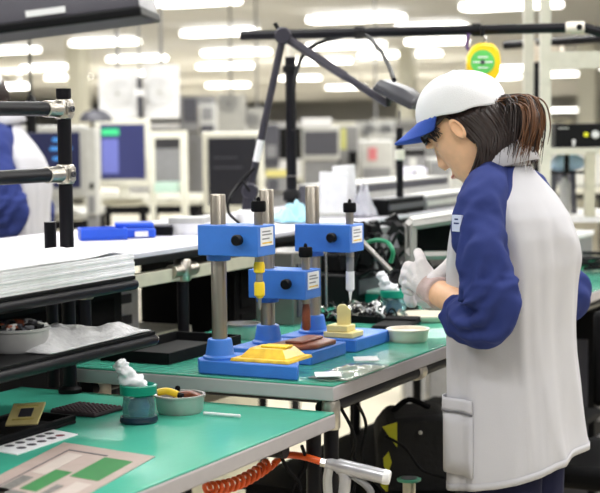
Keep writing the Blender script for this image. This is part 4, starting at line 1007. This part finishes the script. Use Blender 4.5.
    for s_ in (-1, 1):
        for k in range(130):   # swept back over the temples, above the ears
            a0 = rnd.uniform(.45, 1.2); z0_ = rnd.uniform(.03, .062); z1_ = rnd.uniform(.024, .046); of = rnd.uniform(.003, .007)
            pts = spline([HS(a0, z0_, .003, s_), HS(a0 + .3, z0_ * .72 + z1_ * .28, of, s_), HS(1.45, z0_ * .35 + z1_ * .65, of + .002, s_), HS(2.1, z1_, of + .003, s_)], 4); n_ = len(pts)
            mb.m(0).tube(pts, [.0034 * (1 - .5 * abs(2 * i / (n_ - 1) - 1)) for i in range(n_)], 6)
        for k in range(60):    # short fringe under the bill
            a0 = rnd.uniform(0, 1.15); z1_ = rnd.uniform(.016, .03) - .012 * (a0 > .8); of = rnd.uniform(.003, .007)
            pts = spline([HS(a0, .058, .002, s_), HS(a0 + rnd.uniform(0, .1), .04, of, s_), HS(a0 + rnd.uniform(.02, .2), z1_, of, s_)], 4); n_ = len(pts)
            mb.tube(pts, [.003 * (1 - .7 * i / (n_ - 1)) for i in range(n_)], 6)
    for k in range(16):        # long lock on the far side of the face
        a0 = rnd.uniform(.75, 1.05); z1_ = rnd.uniform(-.085, -.055)
        pts = spline([HS(a0, .05, .003, 1), HS(a0, .01, .006, 1), HS(a0 - .05, -.03, .009, 1), HS(a0 - .1, z1_, .012, 1)], 5); n_ = len(pts)
        mb.tube(pts, [.0032 * (1 - .7 * i / (n_ - 1)) for i in range(n_)], 6)
    if ponytail:
        root = CP(.086, 0, -.008)
        for k in range(420):
            sp = V((rnd.gauss(0, .006), rnd.gauss(0, .012), rnd.gauss(0, .006))); a = root + sp + V((-.012, 0, 0))
            out = rnd.uniform(.02, .08); yy = rnd.gauss(0, .026); 
            b = root + V((out * .8, yy * .7, rnd.uniform(-.012, .012))); c = root + V((out * 1.0, yy, rnd.uniform(-.06, -.035))); d = root + V((out * rnd.uniform(.65, .95), yy * 1.2, rnd.uniform(-.14, -.085)))
            pts = spline([a, b, c, d], 5); n_ = len(pts); r0 = rnd.uniform(.0011, .0024)
            mb.m(1 if out > .062 and k % 3 else 0).tube(pts, [r0 * (1 - .8 * (i / (n_ - 1)) ** 2) for i in range(n_)], 6)
    ho = mb.build('hair', T, ang=180)
    if ponytail:
        MB(dgrey).sph(CP(.093, 0, -.004), (.01, .014, .009), 8, RC).build('hair_clasp', T)
        MB(white).tube(spline([CP(.09, -.01, 0), V((.012, -.035, 1.47)), V((.03, -.03, 1.42)), V((.035, -.03, 1.385))], 6), .0013, 6).build('hair_cord', T)
    return T
person('person', 'person in white cap and grey and navy jacket working with white gloves at the presses', (-1.03, 3.06, 0))
q = at(12, 200, 5.2)
person('person', 'person in navy and white jacket behind the pipe shelf at far left', (q.x, q.y, 0), YAW, 1.07, ponytail=False, detail=False)

# ---------------------------------------------------------------- hall beyond: stations, monitors, machines
def far_bench(label, x0, x1, y, d, top=cream, depth=.6, dz=0):
    """bench whose front edge runs across the photo from x0 to x1 at height y"""
    a, b = at(x0, y, d), at(x1, y, d); z = max(.3, (a.z + b.z) / 2) + dz; L = (b - a).length
    t = thing('bench', label, 'bench', (a.x, a.y, 0), YAW + 0.0)
    MB(top).bb(0, L, 0, depth, z - .035, z).build('tabletop', t, .004)
    MB(blackpipe).bb(0, L, .02, .05, z - .085, z - .04).build('front_rail', t)
    for lx in (L * .06, L * .5, L * .94):
        for ly in (.05, depth - .05): MB(blackpipe).cyl((lx, ly, 0), (lx, ly, z - .035), .022).build('leg', t)
    return t
def blk(name, label, cat, x0, x1, y0, y1, d, m1, m2=None, depth=.3, panels=(), base=True, group=None, stand=False):
    """box-bodied machine filling the photo box x0..x1, y0..y1 at distance d, with front panels given in 0..1 of its face"""
    a, b = at(x0, y1, d), at(x1, y1, d); tp = at(x0, y0, d); wd = (b - a).length; h = tp.z - a.z; zb = min(a.z, b.z)
    t = thing(name, label, cat, (a.x, a.y, zb if base else 0), YAW, group)
    MB(m1).bb(0, wd, 0, depth, 0, h).build('case', t, min(.012, wd * .05))
    for nm, m_, u0, u1, v0, v1, th in panels:
        MB(m_).bb(u0 * wd, u1 * wd, -th, 0, v0 * h, v1 * h).build(nm, t)
    if stand: MB(mgrey).bb(wd * .06, wd * .94, .03, depth - .02, -zb, 0).build('pedestal', t)
    return t
def stand(t_z, label, x0, x1, y, d, m_=creamd):
    pass
def monitor(label, x0, x1, y0, y1, d, case, scr, marks, rz=0, deep=.05):
    a, b = at(x0, y1, d), at(x1, y1, d); tp = at(x0, y0, d); wd = (b - a).length; h = tp.z - a.z
    t = thing('monitor', label, 'monitor', ((a.x + b.x) / 2, (a.y + b.y) / 2, a.z - .07), YAW + rz)
    e = wd * .1
    MB(case).bb(-wd / 2, wd / 2, 0, deep, .07, .07 + h).build('case', t, .008)
    s_ = MB(scr).bb(-wd / 2 + e, wd / 2 - e, -.004, 0, .07 + e * 1.4, .07 + h - e).build('screen', t)
    sw, s0, sh_ = wd - 2 * e, -wd / 2 + e, h - 2.4 * e
    for m_, u0, u1, v0, v1 in marks: MB(m_).bb(s0 + u0 * sw, s0 + u1 * sw, -.0055, -.004, .07 + e * 1.4 + v0 * sh_, .07 + e * 1.4 + v1 * sh_).build('screen_window', s_)
    MB(case).bb(-.03, .03, .01, .05, .01, .09).build('neck', t); MB(case).bb(-.11, .11, -.06, .12, 0, .012).build('foot', t, .004)
    return t
scrb = mat('screen blue', (30, 34, 70), .3, emit=.35, ecol=(74, 78, 140)); scrd = mat('screen dark', (34, 34, 40), .25, emit=.05)
scrn = mat('screen navy', (20, 22, 50), .3, emit=.3, ecol=(52, 58, 110)); cy = mat('screen cyan', (60, 130, 200), .4, emit=.8); gr = mat('screen green', (50, 170, 110), .4, emit=.8); lb = mat('screen pale blue', (90, 96, 160), .4, emit=.5)
far_bench('pale bench under the blue screen monitor', 84, 200, 194, 8.8, cream, .8, -.03)
monitor('monitor with dark blue screen and cyan lines behind the pipe shelf post', 20, 88, 126, 198, 7.6, lgrey, scrn, [(cy, .5, .8, .84, .9), (cy, .45, .85, .68, .74), (cy, .5, .78, .5, .56)], -.05)
far_bench('pale bench under the cyan lined monitor', 10, 90, 203, 7.7, lgrey, .6, -.05)
monitor('monitor with blue screen and one green bar on the pale bench', 96, 151, 119, 187, 8.8, cream, scrb, [(gr, .03, .42, .8, .92), (lb, .03, .4, .1, .74)], .06)
monitor('monitor with blank dark screen and cream frame behind the lamp arm', 203, 264, 132, 214, 7.2, cream, scrd, [(dgrey, .1, .7, .55, .57), (dgrey, .1, .6, .7, .715)], -.04)
far_bench('pale bench under the blank dark monitor', 190, 300, 222, 7.2, cream, .6, -.04)
blk('cabinet', 'tall grey post between the two blue screen monitors', 'cabinet', 86, 97, 128, 215, 7.4, lgrey, depth=.15, panels=[('switch', black, .4, .75, .3, .37, .004), ('vent', mgrey, .25, .8, .02, .22, .003)], stand=True)
# fan filter panels
def fan_unit(label, x0, x1, y0, y1, d, rings, tone=white, dk=lgrey):
    a, b = at(x0, y1, d), at(x1, y1, d); h = at(x0, y0, d).z - a.z; wd = (b - a).length
    t = thing('fan_unit', label, 'fan', (a.x, a.y, a.z), YAW)
    MB(tone).bb(0, wd, 0, .08, 0, h).build('panel', t, .008)
    for u, v, r_ in rings:
        g = MB(dk); Rr = Rx(math.pi / 2)
        for q_ in (1, .66, .33): g.lathe([(r_ * q_, 0), (r_ * q_, .012), (r_ * q_ - .008, .012), (r_ * q_ - .008, 0)], R=Rr, c=(u * wd, 0, v * h), n=28, cap=False)
        g.build('fan_grille', t); MB(dk).lathe([(.018, 0), (.018, .014)], R=Rr, c=(u * wd, 0, v * h), n=16).build('fan_hub', t)
    MB(mgrey).cyl((wd / 2, .04, h), (wd / 2, .04, CEIL - a.z), .01).build('hanger', t)
    return t
palef = mat('pale grille', (214, 214, 212), .6)
fan_unit('white fan panel with round grille, left of the dark hanging bar', 99, 137, 68, 119, 9.5, [(.5, .5, .085)], white, palef)
fan_unit('white fan panel with round grille, right of the dark hanging bar', 144, 179, 65, 119, 9.5, [(.45, .5, .085)], white, palef)
blk('hanging_bar', 'dark vertical bar between the two white fan panels', 'bar', 137.5, 142.5, 78, 118, 9.4, dgrey, depth=.05, panels=[('clamp', white, -.6, 1.6, .55, .72, .02), ('hanger', mgrey, .3, .7, 1.0, 6.0, -.02)])
fan_unit('smaller white fan panel with dark round vent above the blank monitor', 217, 246, 94, 140, 13, [(.42, .8, .075)], lgrey, mgrey)
fan_unit('pale fan panel beside the lamp arm above the blank monitor', 247, 268, 108, 140, 13, [(.3, .6, .06)], lgrey, mgrey)
fan_unit('pale panel with two dark round vents near the worker cap', 358, 394, 122, 152, 14, [(.3, .7, .06), (.78, .7, .06)], lgrey, dgrey)
# cream portal frame
a = at(150, 200, 8.4); t = thing('portal_frame', 'cream tubular portal frame on the pale bench between the monitors', 'frame', (a.x, a.y, 0), YAW)
kk = 8.4 / FPX; z1, z0 = at(150, 131, 8.4).z, at(150, 196, 8.4).z
MB(cream).bb(0, 38 * kk, 0, .05, z1 - .04, z1).build('top_bar', t); MB(cream).bb(31 * kk, 38 * kk, 0, .05, 0, z1 - .04).build('post', t); MB(cream).bb(0, 5 * kk, 0, .05, 0, z1 - .04).build('post', t)
MB(mgrey).bb(0, 31 * kk, .3, .33, z0 + .05, z1 - .1).build('back_panel', t); MB(mat('pale green tray', (176, 204, 190), .5)).bb(.03, 28 * kk, -.05, .2, z0 + .02, z0 + .07).build('tray', t)
# desk lamp far left
a = at(96, 118, 8.5); t = thing('desk_lamp', 'dark domed desk lamp above the blue screen monitor', 'lamp', a)
MB(dgrey).lathe([(.09, -.02), (.085, .01), (.06, .035), (.02, .045)], n=24).build('shade', t); MB(mgrey).tube(spline([(-.02, 0, .04), (-.06, .05, .02), (-.07, .08, -.1), (-.07, .1, -.3), (-.07, .1, -a.z)], 5), .012).build('arm', t)
# hanging cord with cone
a = at(31, 104, 6.6); t = thing('hanging_plug', 'black cone plug hanging on a thin cord from the ceiling at left', 'plug', a)
MB(black).cyl((0, 0, 0), (0, 0, CEIL - a.z), .006).build('cord', t); MB(black).lathe([(.022, -.12), (.024, -.02), (.03, -.0), (.02, .02), (.006, .05)]).build('plug_body', t)

# middle of the hall: rows of machines on benches
blk('machine', 'dark fronted grey machine between black pole and white papers', 'machine', 302, 340, 126, 160, 10, lgrey, depth=.35, panels=[('dark_panel', dgrey, .06, .95, .15, .85, .006), ('top_cover', white, .0, .8, 1.0, 1.25, -.1)], stand=True)
blk('machine', 'grey machine with yellow green strip behind the lamp arm', 'machine', 340, 358, 126, 168, 10.2, mgrey, depth=.3, panels=[('yellow_strip', mat('yellow green', (200, 200, 120), .5), .05, .35, .45, .95, .006), ('dark_box', blackmat, .5, .95, .1, .4, .02)], stand=True)
blk('machine', 'pale machine with red front patch below the two dark vents', 'machine', 360, 394, 140, 190, 10.5, lgrey, depth=.3, panels=[('red_patch', mat('faded red', (206, 120, 124), .5), .25, .5, .6, .85, .006), ('lower_panel', mgrey, .1, .9, .05, .45, .006)], stand=True)
blk('machine', 'grey machine standing low behind the upright white papers', 'machine', 266, 290, 170, 192, 9.3, mgrey, depth=.3, panels=[('yellow_lid', mat('dull yellow', (206, 196, 120), .5), 0, .95, .7, 1.02, .01), ('front_panel', dgrey, .1, .5, .1, .6, .005)], stand=True)
blk('machine', 'dark grey tall unit between the lamp arm and the black pole', 'machine', 264, 279, 124, 166, 11, dgrey, depth=.3, panels=[('front_panel', mgrey, .15, .85, .2, .5, .006)], stand=True)
blk('bottle_crate', 'pale lilac crate of bottles behind the dark pole, by the worker face', 'crate', 404, 427, 168, 196, 7.6, mat('pale lilac', (206, 204, 222), .5), depth=.2, panels=[('front_panel', white, .55, .95, .1, .9, .006), ('divider', mgrey, .46, .52, .0, 1, .008)], stand=True)
blk('machine', 'dark topped grey instrument under the cap bill', 'machine', 402, 426, 150, 168, 8.2, mgrey, depth=.3, panels=[('dark_top', blackmat, .05, .95, .75, 1.02, .01), ('front_panel', lgrey, .3, .6, .1, .6, .006)], stand=True)
blk('machine', 'light grey stack of units right of the lilac crate', 'machine', 428, 452, 158, 196, 8.3, lgrey, depth=.3, panels=[('front_panel', mgrey, .1, .9, .55, .9, .006), ('lower_panel', dgrey, .1, .6, .1, .35, .006)], stand=True)
blk('machine', 'brown and grey press unit left of the fan panels over the cream frame', 'machine', 180, 214, 96, 132, 12, mgrey, depth=.3, panels=[('dark_panel', dgrey, .1, .5, .3, .95, .006), ('brown_panel', mat('dull brown', (150, 128, 108), .5), .55, .95, .1, .7, .006)], stand=True)
blk('machine', 'grey robot arm cabinet left of the small fan panel', 'machine', 199, 216, 104, 136, 11.5, lgrey, depth=.3, panels=[('dark_slope', dgrey, .1, .9, .1, .35, .01), ('front_panel', mgrey, .2, .8, .5, .9, .006)], stand=True)
rnd = random.Random(21)
tones = [cream, lgrey, mgrey, white, creamd, lgrey]
# rows of stations farther down the hall, one thing each
n_ = 0
for row, d in enumerate((13.5, 17, 22, 28, 36, 46)):
    x = -40
    while x < 650:
        wd = rnd.uniform(.45, 1.1) * FPX / d; hz = rnd.uniform(1.25, 1.62)
        y1 = 126 - .0105 * (x - 300) + (1.49 - .95) * FPX / d; y0 = 126 - .0105 * (x - 300) + (1.49 - hz) * FPX / d
        m1 = rnd.choice(tones); ph = rnd.uniform(.3, .6)
        t = blk('workstation', 'blurred grey or cream machine on a bench far down the hall', 'machine', x, x + wd, y0, y1, d, m1, depth=.4,
            panels=[('front_panel', rnd.choice([dgrey, mgrey, black, lgrey]), rnd.uniform(.06, .2), rnd.uniform(.5, .9), ph, .92, .008), ('lower_panel', rnd.choice([mgrey, creamd, white, dgrey]), .08, rnd.uniform(.5, .92), .08, ph - .06, .006)], group='machines far down the hall')
        n_ += 1
        x += wd + rnd.uniform(.05, .5) * FPX / d
    far_bench('long pale bench of machines, row %s from the worker' % ('first', 'second', 'third', 'fourth', 'fifth', 'sixth')[row], -60, 660, 126 + (1.49 - .95) * FPX / d, d - .12, rnd.choice([cream, lgrey]), .7, -.035)
# hall columns
for i, (x, d, lab) in enumerate(((80, 26, 'slim pale column beside the blue screen monitor'), (589, 24, 'slim pale column at the right edge behind the cream rack'), (408, 30, 'slim pale column beside the lamp head'))):
    a = at(x, 150, d); o = MB(cream).bb(-.14, .14, -.14, .14, 0, CEIL).build('column_%d' % (i + 1), None); o.location = (a.x, a.y, 0); struct(o)
